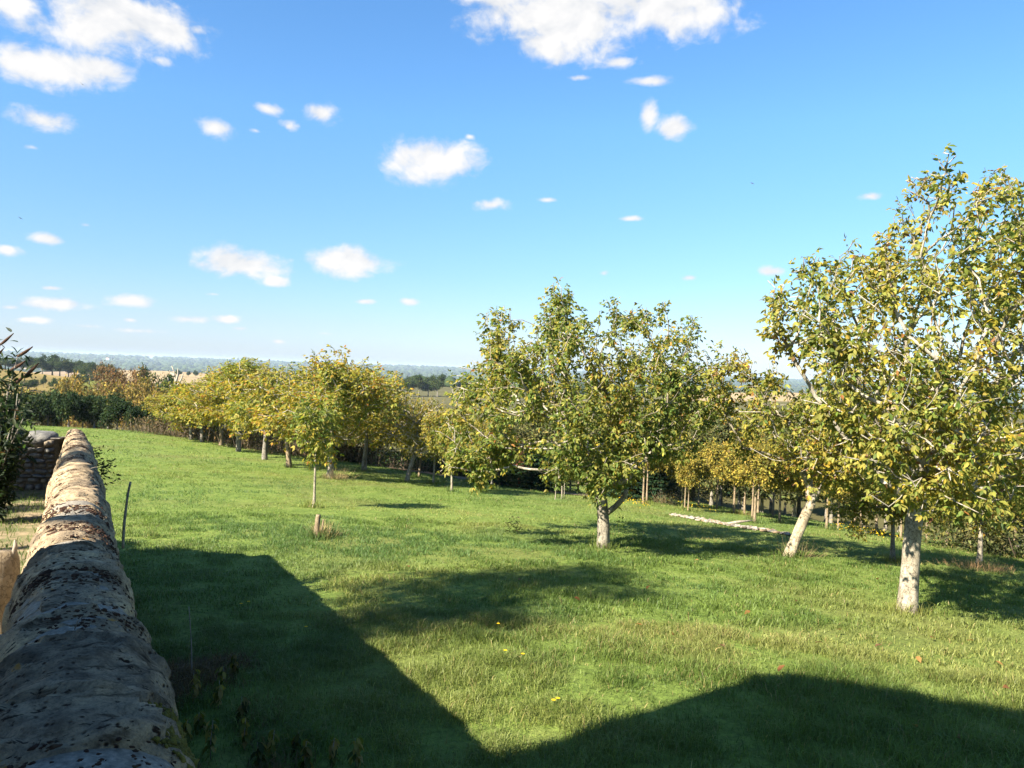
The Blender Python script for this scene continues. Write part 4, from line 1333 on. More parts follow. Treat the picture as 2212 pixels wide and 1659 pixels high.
def cushions(name, s_, ph_, size, mat, squash, aspect, ico_=None, rough=.30):
    ico_ = ico_ or ICO1
    n = len(s_)
    C0 = coping_point(s_, ph_, .004)
    nn = norm(np.stack([-WN[0] * np.cos(ph_), -WN[1] * np.cos(ph_), np.sin(ph_)], -1))
    al = np.tile(np.array([WU[0], WU[1], 0.0]), (n, 1)); ac = np.cross(nn, al)
    th = rng.normal(0, .35, n)[:, None]
    a1 = ac * np.cos(th) + al * np.sin(th); a2 = al * np.cos(th) - ac * np.sin(th)
    B = ico_[0]
    jit = 1 + rng.normal(0, rough, (n, len(B), 1))
    V = C0[:, None] + (B[None, :, 0:1] * a1[:, None] * (size * aspect)[:, None, None] + B[None, :, 1:2] * a2[:, None] * size[:, None, None] + B[None, :, 2:3] * nn[:, None] * (size * squash)[:, None, None]) * jit
    F = (ico_[1][None] + (np.arange(n) * len(B))[:, None, None]).reshape(-1, 3)
    return tag(obj(name, mesh(name, V.reshape(-1, 3) - WB, [F], mat, None, True), wall), kind='stuff')


n = 19000
s_ = rng.uniform(1.2, WEND - .3, n); ph_ = np.clip(rng.normal(math.pi / 2, .62, n), .05, 3.1)
g = fbm(s_ * 3.0, ph_ * 1.2, 0, 3, 60)
keep = g + rng.normal(0, .13, n) > .57
s_, ph_ = s_[keep], ph_[keep]
nr_ = s_ < 4.2
for sel_, ic_, lg_ in ((nr_, ICO2, .0029), (~nr_, ICO1, .0034)):
    k_ = int(sel_.sum())
    cushions('dark_moss', s_[sel_], ph_[sel_], np.exp(rng.normal(math.log(lg_ * .86), .40, k_)), M_MOSS, .8, rng.uniform(1.1, 2.6, k_), ic_, .24)
n = 1900
cushions('yellow_moss', 1.72 + np.abs(rng.normal(0, .16, n)), np.clip(rng.normal(2.62, .17, n), 2.1, 3.1), np.exp(rng.normal(math.log(.0040), .45, n)), M_MOSSY, .8, rng.uniform(.8, 1.4, n))
# small dry stems lying and growing on the coping
parts = []
for q in range(26):
    s0 = rng.uniform(2.0, 13.2) if q > 10 else rng.uniform(11.6, 13.0)
    p0 = coping_point(np.array([s0]), np.array([rng.uniform(.9, 2.4)]))[0]
    d_ = norm(rng.normal(0, 1, 3) * np.array([1, 1, .35]) + np.array([0, 0, .9 if q <= 10 else .0]))
    ln = rng.uniform(.03, .12)
    parts.append(tube([p0, p0 + d_ * ln * .5 + np.array([0, 0, .01]), p0 + d_ * ln + np.array([0, 0, .004])], [.0022, .0018, .0012], 4))
V, F = join(parts)
tag(obj('dry_stem', mesh('dry_stem', V - WB, F, M_GREYWOOD, None, True), wall), kind='stuff')
# little plants rooted in the field face
parts = []
for s0, k in ((9.6, 70), (9.9, 60), (13.4, 40), (11.5, 30)):
    P = coping_point(np.full(k, s0), np.full(k, 2.95)) + rng.normal(0, .07, (k, 3)) + np.array([WN[0] * .05, WN[1] * .05, -.06])
    L_ = rng.uniform(.03, .08, k)
    parts.append(leaves(P, rand_unit(k) + np.array([WN[0], WN[1], .2]), rand_unit(k), L_, L_ * .4, palette(k, P, PAL_DARK[0], PAL_DARK[1], 3), False))
V, F, C = join(parts)
tag(obj('wall_plant', mesh('wall_plant', V - WB, F, M_FAR, C), wall), kind='stuff')

# cross wall at the end of the garden, of rubble stones
cw0 = wall_pt(WEND - .28, -.15)
cdir = norm(np.array([-1.0, -.075])); cnrm = np.array([-cdir[1], cdir[0]])       # cnrm points away from / towards the garden
if cnrm[1] > 0: cnrm = -cnrm
cwall = thing('rubble_wall', (cw0[0], cw0[1], -2.2), 'shade-darkened rubble stone wall closing the garden at the far end of the long wall', 'wall')
CB = np.array(cwall.location)
ztop = wall_top(WEND) - .02
LENW = 7.0


def cpt(t, off, z):
    return np.array([cw0[0] + cdir[0] * t + cnrm[0] * off, cw0[1] + cdir[1] * t + cnrm[1] * off, z])


zb = float(garden_z(*cw0)) - .12
core = box_mesh('wall_core', LENW, .30, ztop - .10 - zb, M_MORTAR, .008, .02, 3)
oc = obj('wall_core', core, cwall)
cc = cpt(LENW / 2, -.20, zb)
oc.location = cc - CB
oc.rotation_euler = (0, 0, math.atan2(cdir[1], cdir[0]))
rock_meshes = []
for q in range(14):
    Vr = ICO2[0].copy()
    Vr = np.sign(Vr) * np.abs(Vr) ** .62
    Vr = Vr * (1 + .35 * (fbm(Vr[:, 0] * 1.3 + q * 7, Vr[:, 1] * 1.3, Vr[:, 2] * 1.3, 3, 70 + q)[:, None] - .5))
    rock_meshes.append(mesh('wall_stone', Vr * .5, [ICO2[1]], M_RUBBLE if q % 3 == 0 else M_DARKSTONE, None, False))  # mostly the darker stone: part of the wall's shade is in its colour
ncount = 0
z = zb + .10
while z < ztop - .2:
    hh = rng.uniform(.05, .11)
    t = .05
    while t < 2.6:
        w_ = rng.uniform(.08, .22)
        if ncount < 290:
            so = bpy.data.objects.new('stone', rock_meshes[ncount % 14])
            link(so, cwall)
            so.location = cpt(t + w_ / 2, -.05 + rng.uniform(-.02, .03), z + hh / 2) - CB
            so.rotation_euler = (rng.normal(0, .08), rng.normal(0, .1), math.atan2(cdir[1], cdir[0]) + math.pi * (ncount % 2))
            so.scale = (w_ * .95, rng.uniform(.12, .2), hh * 1.02)
            ncount += 1
        t += w_ + .012
    z += hh + .012
t = .12
while t < LENW - .2:
    w_ = rng.uniform(.35, .6)
    so = obj('coping_stone', rock_meshes[int(t * 10) % 14], cwall)
    so.location = cpt(t + w_ / 2, -.20, ztop - .13) - CB
    so.rotation_euler = (0, rng.normal(0, .03), math.atan2(cdir[1], cdir[0]))
    so.scale = (w_ * 1.03, .48, .25)
    so.data = so.data.copy(); so.data.materials[0] = M_DARKSTONE
    for pl in so.data.polygons: pl.use_smooth = True
    t += w_

# ------------------------------------------------------------------ garden things
# thick weathered post beside the wall
pp = at(-4, 1480, 4.6)
zg = float(garden_z(pp[0], pp[1]))
topz = at(5, 1192, 4.6)[2]
root = thing('wooden_post', (pp[0], pp[1], zg), 'thick weathered tree-trunk post standing in the garden beside the wall', 'post')
hgt = topz - zg
k_ = np.linspace(0, 1, 16)
pth = np.stack([.02 * np.sin(k_ * 4), .015 * np.cos(k_ * 5), -.1 + k_ * (hgt + .1)], -1)
V, F = tube(pth, .098 + .012 * np.sin(k_ * 9) + .02 * (k_ < .2) - .012 * (k_ > .95), 22, True, .16, 9)
obj('trunk', mesh('trunk', V, F, M_LOG, None, True), root)
V, F = tube([(.075, .0, hgt - .03), (.085, 0, hgt + .04), (.08, 0, hgt + .075)], [.018, .012, .004], 7)
obj('splinter', mesh('splinter', V, F, M_GREYWOOD, None, True), root)
# grey board leaning next to it
pb = at(2, 1470, 2.9); zb_ = float(garden_z(pb[0], pb[1]))
bt = at(-2, 1360, 2.9)[2]
bo = obj('grey_board', box_mesh('grey_board', .06, .22, bt - zb_, M_GREYWOOD, .002, .006, 2))
bo.location = (pb[0] - .02, pb[1], zb_ - .02); bo.rotation_euler = (0, .04, -.3)
tag(bo, 'pale grey weathered board standing on edge next to the thick post, at the picture edge', 'board')

# butterfly bush with dried flower spikes at the left edge
bp = at(-18, 1000, 9.4); bz = float(garden_z(bp[0], bp[1]))
B0 = np.array([bp[0], bp[1], bz])
bush = thing('butterfly_bush', B0, 'dark shade-tinted leafy bush with dried brown flower spikes, left edge in front of the rubble wall', 'bush')
parts, LPs, LDs = [], [], []
spk = []
targets = [(38, 770), (22, 800), (55, 812), (0, 745), (30, 830), (-20, 780), (-40, 740), (-60, 800), (10, 850), (50, 905), (28, 915), (5, 890), (-30, 860), (-70, 760), (-60, 880), (44, 880), (20, 935), (-10, 960), (38, 850), (15, 900), (40, 930), (0, 930), (25, 870), (-15, 900), (48, 955), (-40, 930)]
for q, (tx, ty) in enumerate(targets):
    e_ = at(tx, ty, 9.4 + rng.uniform(-.35, .5))
    pth, _ = smooth_path([B0 + rng.normal(0, .05, 3) * np.array([1, 1, 0]), B0 * .45 + e_ * .55 + np.array([rng.normal(0, .1), 0, .12]), e_], 10)
    parts.append(tube(pth, np.linspace(.016, .005, 10), 6))
    if q < 8 or q in (13,): spk.append((pth[-2], e_))
    for u_ in range(2, 10):
        k = 26 if u_ < 7 else 10
        LPs.append(np.tile(pth[u_], (k, 1)) + rng.normal(0, .075, (k, 3))); LDs.append(rand_unit(k) * .9 + (pth[u_] - pth[u_ - 1])[None] / np.linalg.norm(pth[u_] - pth[u_ - 1]) * .5 + np.array([0, 0, -.45]))
V, F = join(parts)
obj('branch', mesh('branch', V - B0, F, M_BARK_GREY, None, True), bush)
LP, LD = np.concatenate(LPs), np.concatenate(LDs)
kk = len(LP)
L_ = rng.uniform(.07, .15, kk)
V, F, C = leaves(LP, LD, norm(rand_unit(kk) + np.array([0, 0, .6])), L_, L_ * .30, palette(kk, LP, [(.012, .024, .011), (.020, .036, .014), (.04, .055, .02), (.10, .05, .025)], [3, 4, 1.5, .2], 8), True)  # leaf colours darkened to carry the shade the bush stands in
tag(obj('foliage', mesh('foliage', V - B0, F, M_LEAF, C), bush), kind='stuff')
M_SPIKE = plain_mat('dried flower spike', [(.3, (.03, .018, .012)), (.6, (.075, .045, .03)), (.8, (.13, .075, .05))], 60, 4, 1.0, 200, 1, .004)
for a_, e_ in spk:
    d_ = norm(e_ - a_)
    d_ = norm(d_ * .35 + np.array([.85, 0, rng.uniform(.15, .6)]))
    kq = np.linspace(0, 1, 9)
    pth = e_[None] + d_[None] * (kq * .21)[:, None] + np.array([0, 0, 1]) * (kq * kq * .02)[:, None]
    V, F = tube(pth, .006 + .017 * np.sin(np.pi * np.clip(kq * .9 + .12, 0, 1)) * (1 - kq * .45), 8, True, .5, int(e_[0] * 97) % 50)
    obj('flower_spike', mesh('flower_spike', V - B0, F, M_SPIKE, None, False), bush)

# bigger garden tree out of the picture on the left, its crown shades the meadow
gt = proto('garden tree', 5.2, 2.1, 5.4, 420, 0, .15, PAL_OAK, 190, 'cards', tr=(.17, .10), bark=M_BARK_GREY, cards=9500, W0=.55, r0=.007)
gx, gy = -10.1, 3.5
place(gt, 'garden_tree', 'dense rounded garden tree left of the house, outside the picture', 'tree', None, (gx, gy, float(garden_z(gx, gy))), 1.0, 1.0, .5)
bsh = proto('shade shrub', .3, .9, 1.5, 160, 0, .11, PAL_DARK, 191, 'cards', tr=(.05, .03), bark=M_BARK_GREY, cards=5000, W0=.5, r0=.004)  # shrubs out of view, added to shade the rubble wall
for gx, gy, sc_, lab in ((-8.95, 10.9, 1.35, 'unseen tall shrub added to shade the rubble wall, nearest the picture edge'), (-10.0, 11.0, 1.3, 'unseen tall shrub added to shade the rubble wall, middle of three'),
                         (-11.2, 11.0, 1.45, 'unseen tall shrub added to shade the rubble wall, furthest outside the picture'), (-8.6, 9.1, 1.0, 'unseen rounded shrub added for shade on the garden lawn left of the long wall')):
    place(bsh, 'shade_shrub', lab, 'shrub', None, (gx, gy, float(garden_z(gx, gy))), sc_, sc_, gx)

# house left of and behind the camera: its roof shades the near meadow and the near end of the wall
def house():
    h_e = 8.0 - 3.55                      # eave height relative to the camera
    C3 = np.array([-4.64, 1.82])          # roof corner
    ug = np.array([.599, -.801]); ud = np.array([-.801, -.599])
    pitch = .527; half = 3.6
    zg = float(garden_z(*C3)) - .1
    B = np.array([C3[0], C3[1], zg])
    rz = math.atan2(ug[1], ug[0])
    root = thing('house', B, 'rendered stone house with tiled gable roof beside the garden, outside the picture', 'house')

    def pt(g, d, z): return np.array([C3[0] + ug[0] * g + ud[0] * d, C3[1] + ug[1] * g + ud[1] * d, z]) - B

    def block(ge, d0, d1, eave, verge):
        """gabled block: roof from ge to 2*half-ge, walls set back under the eaves"""
        g0, g1 = ge + eave, 2 * half - ge - eave
        he, ha = h_e + pitch * g0 - .12, h_e + pitch * half - .12
        w0, w1 = d0 + verge, d1 - .1
        V = np.array([pt(g0, w0, zg), pt(g1, w0, zg), pt(g1, w0, he), pt(half, w0, ha), pt(g0, w0, he), pt(g0, w1, zg), pt(g1, w1, zg), pt(g1, w1, he), pt(half, w1, ha), pt(g0, w1, he)])
        obj('wall', mesh('wall', V, [np.array([(0, 5, 9, 4), (1, 2, 7, 6), (0, 1, 2, 4), (5, 9, 7, 6)]), np.array([(4, 2, 3), (9, 8, 7)])], M_PLASTER), root)
        for a, b in ((ge, half), (2 * half - ge, half)):
            za = h_e + pitch * ge
            Vr = [pt(a, d0, za), pt(b, d0, h_e + pitch * half), pt(b, d1, h_e + pitch * half), pt(a, d1, za)]
            Vr = np.array(Vr + [v - np.array([0, 0, .14]) for v in Vr])
            ro = obj('roof', mesh('roof', Vr, [np.array([(0, 1, 2, 3), (4, 7, 6, 5), (0, 4, 5, 1), (1, 5, 6, 2), (2, 6, 7, 3), (3, 7, 4, 0)])], M_TILE), root)
            parts = []
            for k in range(12):
                u0, u1 = k / 12, min((k + 1.25) / 12, 1.0)
                ga, gb = a + (b - a) * u0, a + (b - a) * u1
                z0_, z1_ = za + (h_e + pitch * half - za) * u0 + .05, za + (h_e + pitch * half - za) * u1 + .02
                parts.append((np.array([pt(ga, d0 + .02, z0_), pt(gb, d0 + .02, z1_), pt(gb, d1 - .02, z1_), pt(ga, d1 - .02, z0_)]), [np.array([(0, 1, 2, 3)])]))
            Vt, Ft = join(parts)
            obj('tile_course', mesh('tile_course', Vt, Ft, M_TILE), ro)
    block(0.0, 0.0, 3.9, .85, .30)
    block(1.45, 3.87, 9.0, .12, .05)
    ch = obj('chimney', box_mesh('chimney', .7, .5, 1.5, M_PLASTER, 0, .02), root)
    ch.location = pt(half + .3, 6.5, h_e + pitch * half - .7); ch.rotation_euler = (0, 0, rz)
    for g, z in ((2.2, zg + .9), (5.1, zg + .9), (2.2, zg + 3.7), (5.1, zg + 3.7)):
        wo = obj('window', box_mesh('window', .9, .08, 1.3, M_SHUTTER, 0, .01), root)
        wo.location = pt(g, .27, z); wo.rotation_euler = (0, 0, rz)
        pa = obj('pane', box_mesh('pane', .76, .03, 1.16, M_GLASS, 0, .004), wo)
        pa.location = (0, .045, .07)
    do = obj('door', box_mesh('door', 1.0, .08, 2.1, M_SHUTTER, 0, .01), root)
    do.location = pt(3.6, .27, zg + .05); do.rotation_euler = (0, 0, rz)


house()

# ------------------------------------------------------------------ things in the meadow
def stick(name, label, cat, pxs, rad, mat, wob=.12, depth=None):
    b = hit(*pxs[0]) if depth is None else at(*pxs[0], depth)
    d = b[1]
    pth, _ = smooth_path([b - np.array([0, 0, .06])] + [at(x, y, d) for x, y in pxs], 14)
    V, F = tube(pth, np.linspace(rad[0], rad[1], 14), 10, True, wob, int(b[0] * 31) % 90 + 3)
    o_ = obj(name, mesh(name, V - b, F, mat, None, True), None, b)
    return tag(o_, label, cat), d


stick('wooden_stake', 'crooked lichened stake standing in the grass beside the long wall', 'stake', [(266, 1172), (268, 1130), (274, 1085), (277, 1060), (282, 1041)], (.014, .012), M_BARK_LEAN, .3, 8.2)
stick('dead_weed', 'thin pale dead stem rising from the shaded grass by the wall', 'stem', [(414, 1470), (414, 1400), (411, 1350), (408, 1310)], (.008, .0035), M_GREYWOOD, .2)
b_, d_ = stick('stump_post', 'short tan split post in a tuft of dry grass before the young walnut', 'post', [(684, 1162), (685, 1140), (688, 1112)], (.060, .050), M_BARK_TAN, .35)
b2, _ = stick('stump_post', 'thinner broken post leaning on the short tan post in the dry grass', 'post', [(693, 1158), (697, 1135), (699, 1122)], (.024, .016), M_BARK_TAN, .3)
b3, _ = stick('stump_post', 'tiny grey stake of the rail beside the white sapling', 'stake', [(1214, 1077), (1214, 1050)], (.03, .025), M_GREYWOOD, .2)


def straw(name, label, px, py, n, h, spread, col=(.36, .27, .13)):
    c = hit(px, py)
    X = c[0] + rng.normal(0, spread, n); Y = c[1] + rng.normal(0, spread, n)
    P = np.stack([X, Y, ground(X, Y)], -1)
    D = norm(np.stack([(X - c[0]) / spread * .35, (Y - c[1]) / spread * .35, np.ones(n)], -1) + rng.normal(0, .22, (n, 3)))
    n *= 2
    P, D = np.repeat(P, 2, 0) + rng.normal(0, .02, (n, 3)) * np.array([1, 1, 0]), norm(np.repeat(D, 2, 0) + rng.normal(0, .12, (n, 3)))
    L_ = h * rng.uniform(.3, 1.15, n)
    V, F, C = leaves(P, D, rand_unit(n), L_, np.full(n, .005), np.array([col]) * np.exp(rng.normal(0, .25, (n, 1))), False)
    o_ = obj(name, mesh(name, V - c, F, M_DRY, C), None, c)
    return tag(o_, label, 'grass tuft', None, 'stuff')


straw('dry_grass_tuft', 'tuft of straw coloured dry grass round the short tan post', 698, 1160, 150, .42, .13)
straw('dry_grass_tuft', 'dry straw at the foot of the fullest golden walnut', 726, 1036, 160, .6, .25)
straw('dry_grass_tuft', 'ring of dry straw round the white flared trunk at the right edge', 2120, 1232, 300, .3, .45, (.34, .22, .11))
straw('dry_grass_tuft', 'dry stalks at the foot of the leaning walnut', 1722, 1202, 110, .5, .22, (.26, .20, .10))
straw('dry_grass_tuft', 'dry grass between the slim trees at the dark wood gap', 1445, 1090, 160, .7, .35, (.30, .23, .12))

# strip of pale rubble
A0, A1 = hit(1458, 1114), hit(1712, 1158)
nr = 300
u_ = rng.random(nr)
rub = thing('rubble_strip', A0, 'long strip of whitish rubble and old wood lying across the grass by the leaning walnut', 'rubble')
stn = [mesh('stone', (np.sign(ICO1[0]) * np.abs(ICO1[0]) ** .8) * (1 + .3 * (np.random.default_rng(q).random((len(ICO1[0]), 1)) - .5)), [ICO1[1]], (M_CHALK, M_GREYWOOD, M_CHALK, M_EARTH)[q % 4]) for q in range(8)]
for q in range(nr):
    c = A0 * (1 - u_[q]) + A1 * u_[q]
    w_ = (.22 + .55 * np.exp(-((u_[q] - .45) / .3) ** 2))
    x, y = c[0] + rng.normal(0, w_ * .35), c[1] + rng.normal(0, w_ * .35)
    so = bpy.data.objects.new('stone', stn[q % 8])
    link(so, rub)
    sz = rng.uniform(.03, .085)
    so.location = np.array([x, y, float(ground(x, y)) + sz * .40 + .012]) - A0
    so.scale = (sz * rng.uniform(.8, 1.8), sz, sz * rng.uniform(.35, .6)); so.rotation_euler = (rng.normal(0, .2), rng.normal(0, .2), rng.uniform(0, 6.3))
V, F = tube(np.array([A0 * .42 + A1 * .58 + np.array([-.45, -.1, .10]), A0 * .42 + A1 * .58 + np.array([0, 0, .16]), A0 * .42 + A1 * .58 + np.array([.5, .05, .22])]) - A0, [.04, .045, .02], 8, True, .2, 4)
obj('old_branch', mesh('old_branch', V, F, M_GREYWOOD, None, True), rub)

# dirt track along the back of the meadow
tr_px = [(820, 1004), (900, 1018), (980, 1030), (1060, 1042), (1140, 1054), (1230, 1066), (1300, 1074)]
tp_ = np.array([hit(a, b)[:2] for a, b in tr_px]); tpp, _ = smooth_path(np.c_[tp_, np.zeros(len(tp_))], 60)
nrm_ = norm(np.c_[-np.gradient(tpp[:, 1]), np.gradient(tpp[:, 0])])
Vt = []
for k in np.linspace(-.9, .9, 7):
    q_ = tpp[:, :2] + nrm_ * k * (1 + .2 * rng.normal(size=(60, 1)))
    Vt.append(np.c_[q_, ground(q_[:, 0], q_[:, 1]) + .05 - .02 * abs(k)])
Vt = np.stack(Vt, 1).reshape(-1, 3)
i_ = np.arange(59)[:, None] * 7 + np.arange(6)[None]
tag(obj('path', mesh('path', Vt, [np.stack([i_, i_ + 1, i_ + 8, i_ + 7], -1).reshape(-1, 4)], M_EARTH, None, True)), kind='structure')

# fallen walnut leaves
FALLEN = [(1397, 1282), (1716, 1304), (1452, 1384), (1815, 1372), (2010, 1388), (1832, 1476), (1975, 1582), (1565, 1410), (1850, 1283), (1240, 1300), (1980, 1430), (1895, 1260), (2090, 1395), (2180, 1500), (1500, 1218), (1120, 1262), (1620, 1330), (2075, 1612), (1372, 1360), (1760, 1400),
          (878, 1232), (1680, 1465), (2150, 1440), (1905, 1405)]
fm = [mesh('fallen_leaf', LEAF_V * np.array([.13, .075, .16]), [LEAF_T, LEAF_Q], M_LEAF, np.tile(np.array(c), (8, 1))) for c in ((.24, .115, .04), (.20, .09, .035), (.32, .17, .06), (.17, .09, .055))]
for q, (px, py) in enumerate(FALLEN):
    p = hit(px, py)
    o_ = obj('fallen_leaf', fm[q % 4], None, p + np.array([0, 0, .075]))
    o_.rotation_euler = (rng.normal(0, .35), rng.normal(0, .35) - .2, rng.uniform(0, 6.3)); o_.scale = (.9,) * 3
    tag(o_, 'curled orange brown leaf lying on the grass of the meadow', 'leaf', 'fallen leaves on the meadow')

# yellow flowers near the camera, and a drift of them at the wood edge
fv, fc = [], []
for k in range(12):
    a_ = k / 12 * 2 * np.pi
    fv.append(leaves(np.zeros((1, 3)) + np.array([0, 0, .16]), np.array([[math.cos(a_), math.sin(a_), .35]]), np.array([[0, 0, 1.0]]), np.array([.022]), np.array([.010]), np.array([(.75, .50, .02)]), False))
sv, sf = tube([(0, 0, 0), (.004, 0, .08), (0, 0, .16)], [.002, .002, .0018], 5)
V, F, C = join(fv + [(sv, sf, np.tile(np.array([(.06, .10, .02)]), (len(sv), 1)))])
flm = mesh('yellow_flower', V, F, M_FLOWER, C)
for px, py in ((1194, 1556), (1203, 1552), (1090, 1442), (1128, 1450), (520, 1335), (536, 1330), (660, 1388), (1075, 1380)):
    p = hit(px, py)
    o_ = obj('yellow_flower', flm, None, p)
    o_.scale = (1.2, 1.2, 1.2); o_.rotation_euler = (0, 0, px)
    tag(o_, 'single bright yellow flower on a stem in the near grass', 'flower', 'yellow flowers in the near grass')
parts = []
for (x0, y0, x1, y1, k) in ((1790, 1140, 1960, 1172, 140), (1440, 1086, 1540, 1108, 60), (1330, 1086, 1400, 1098, 60)):
    for _ in range(k):
        t_ = rng.random()
        p = hit(x0 + (x1 - x0) * t_ + rng.normal(0, 6), y0 + (y1 - y0) * t_ + rng.normal(0, 3.5))
        m_ = 3
        P = np.tile(p, (m_, 1)) + np.array([0, 0, rng.uniform(.12, .32)])
        parts.append(leaves(P, rand_unit(m_) + np.array([0, -.3, .3]), norm(rand_unit(m_) + np.array([0, -.6, .8])), np.full(m_, .034), np.full(m_, .028), np.tile(np.array([(.62, .42, .02)]), (m_, 1)), False))
V, F, C = join(parts)
tag(obj('yellow_flower_drift', mesh('yellow_flower_drift', V, F, M_FLOWER, C)), kind='stuff')

# nettles and low weeds in the shade at the foot of the wall
nettle_pts = [(505, 1440), (470, 1500), (432, 1555), (525, 1535), (478, 1475), (585, 1620), (560, 1640), (720, 1625), (770, 1628), (660, 1650), (420, 1490), (455, 1610), (640, 1610), (400, 1575), (530, 1590)]
for q, (px, py) in enumerate(nettle_pts):
    p = hit(px, py + 30)
    hh = rng.uniform(.20, .34)
    k = 22
    lev = np.repeat(np.linspace(.35, 1, 6), 4)[:k]; aa = np.tile([0, 1.57, 3.14, 4.71], 6)[:k] + np.repeat(np.arange(6) * .7, 4)[:k]
    P = np.stack([rng.normal(0, .012, k), rng.normal(0, .012, k), lev * hh], -1)
    D = np.stack([np.cos(aa), np.sin(aa), -rng.uniform(.5, 2.0, k)], -1)
    L_ = rng.uniform(.06, .11, k)
    pal = [(.05, .075, .014), (.11, .12, .02), (.24, .20, .05), (.30, .22, .08)]
    lv = leaves(P, D, norm(np.stack([np.cos(aa), np.sin(aa), np.full(k, .8)], -1)), L_, L_ * .5, np.array(pal)[rng.integers(0, 4, k)] * (.55 if q % 3 == 0 else 1), True)
    sv, sf = tube([(0, 0, -.05), (.01, .01, hh * .5), (0, .02, hh)], [.004, .0035, .002], 5)
    root = thing('nettle', p, 'wilting nettle with drooping yellow green leaves in the shade below the wall', 'plant', 'nettles in the shade below the wall', rng.uniform(0, 6.3))
    obj('stem', mesh('stem', sv, sf, M_GREYWOOD, None, True), root)
    tag(obj('foliage', mesh('foliage', lv[0], lv[1], M_LEAF, lv[2]), root), kind='stuff')
# small weeds and shoots standing out of the sward
for q, (px, py, lab) in enumerate(((1105, 1142, 'small brownish weed clump left of the middle walnut trunk'), (1340, 1142, 'leafy green shoot growing just right of the middle walnut trunk'))):
    p = hit(px, py + 8)
    k = 90
    P = np.stack([rng.normal(0, .12, k), rng.normal(0, .12, k), np.abs(rng.normal(.15, .12, k))], -1)
    L_ = rng.uniform(.05, .10, k)
    lv = leaves(P, rand_unit(k) + np.array([0, 0, .2]), norm(rand_unit(k) + np.array([0, 0, .6])), L_, L_ * .5, palette(k, P, *([(.06, .05, .02), (.07, .09, .02)], [1, 1]) if q == 0 else ([(.06, .10, .02), (.10, .14, .025)], [1, 1]), 5), False)
    tag(obj('weed', mesh('weed', lv[0], lv[1], M_LEAF, lv[2]), None, p), lab, 'plant', None, 'stuff')

# birds far off and a white house on the horizon
bv = np.array([(0, 0, 0), (.25, .1, .06), (.62, -.05, -.02), (.22, -.12, .05), (-.25, .1, .06), (-.62, -.05, -.02), (-.22, -.12, .05), (0, .22, 0), (0, -.3, -.02), (0, 0, -.07)])
bf_ = np.array([(0, 1, 3), (1, 2, 3), (0, 6, 4), (4, 6, 5), (0, 7, 1), (0, 4, 7), (0, 3, 8), (0, 8, 6), (9, 1, 7), (9, 7, 4), (9, 8, 3), (9, 6, 8), (9, 3, 1), (9, 4, 6)])
bm_ = mesh('bird', bv, [bf_], M_BIRD)
for px, py, d, rz, lab in ((178, 182, 170, .9, 'tiny dark bird gliding below the big left cloud'), (44, 471, 230, .7, 'tiny dark bird low in the sky at the left edge'), (1625, 396, 230, -.6, 'tiny dark bird in the clear sky left of the big walnut')):
    b_ = obj('bird', bm_, None, at(px, py, d))
    b_.rotation_euler = (.5, .5, rz); b_.scale = (1.3,) * 3
    tag(b_, lab, 'bird', 'birds in the sky')
hp = at(233, 775, 3900)
hr = thing('white_house', hp + np.array([0, 0, -7]), 'tiny white house on the blue wooded horizon at the left', 'house')
obj('wall', box_mesh('wall', 15, 9, 9, M_WHITE, 0, .2), hr)
ro = obj('roof', mesh('roof', np.array([(-8, -5, 9), (8, -5, 9), (8, 5, 9), (-8, 5, 9), (-8, 0, 12.5), (8, 0, 12.5)]), [np.array([(0, 1, 5, 4), (2, 3, 4, 5), (0, 3, 2, 1)]), np.array([(0, 4, 3), (1, 2, 5)])], M_TILE), hr)

# ------------------------------------------------------------------ grass
def blades(X, Y, Z, h, w, bend, C, seg2=True):
    n = len(X)
    a = rng.uniform(0, 2 * np.pi, n)
    P = np.stack([X, Y, Z], -1)
    sd = np.stack([np.cos(a), np.sin(a), np.zeros(n)], -1)
    b2 = rng.uniform(0, 2 * np.pi, n)
    fw = np.stack([np.cos(b2), np.sin(b2), np.zeros(n)], -1)
    mid = P + fw * (h * bend * .32)[:, None] + np.array([0, 0, 1]) * (h * .62)[:, None]
    tip = P + fw * (h * bend)[:, None] + np.array([0, 0, 1]) * (h * (1 - .32 * bend))[:, None]
    if seg2:
        V = np.stack([P - sd * w[:, None], P + sd * w[:, None], mid + sd * (w * .75)[:, None], mid - sd * (w * .75)[:, None], tip], 1)
        o_ = (np.arange(n) * 5)[:, None]
        F = [np.array([[0, 1, 2, 3]]) + o_, np.array([[3, 2, 4]]) + o_]
        k = 5
    else:
        V = np.stack([P - sd * w[:, None], P + sd * w[:, None], tip], 1)
        F = [np.array([[0, 1, 2]]) + (np.arange(n) * 3)[:, None]]
        k = 3
    return V.reshape(-1, 3), F, np.repeat(C, k, 0)


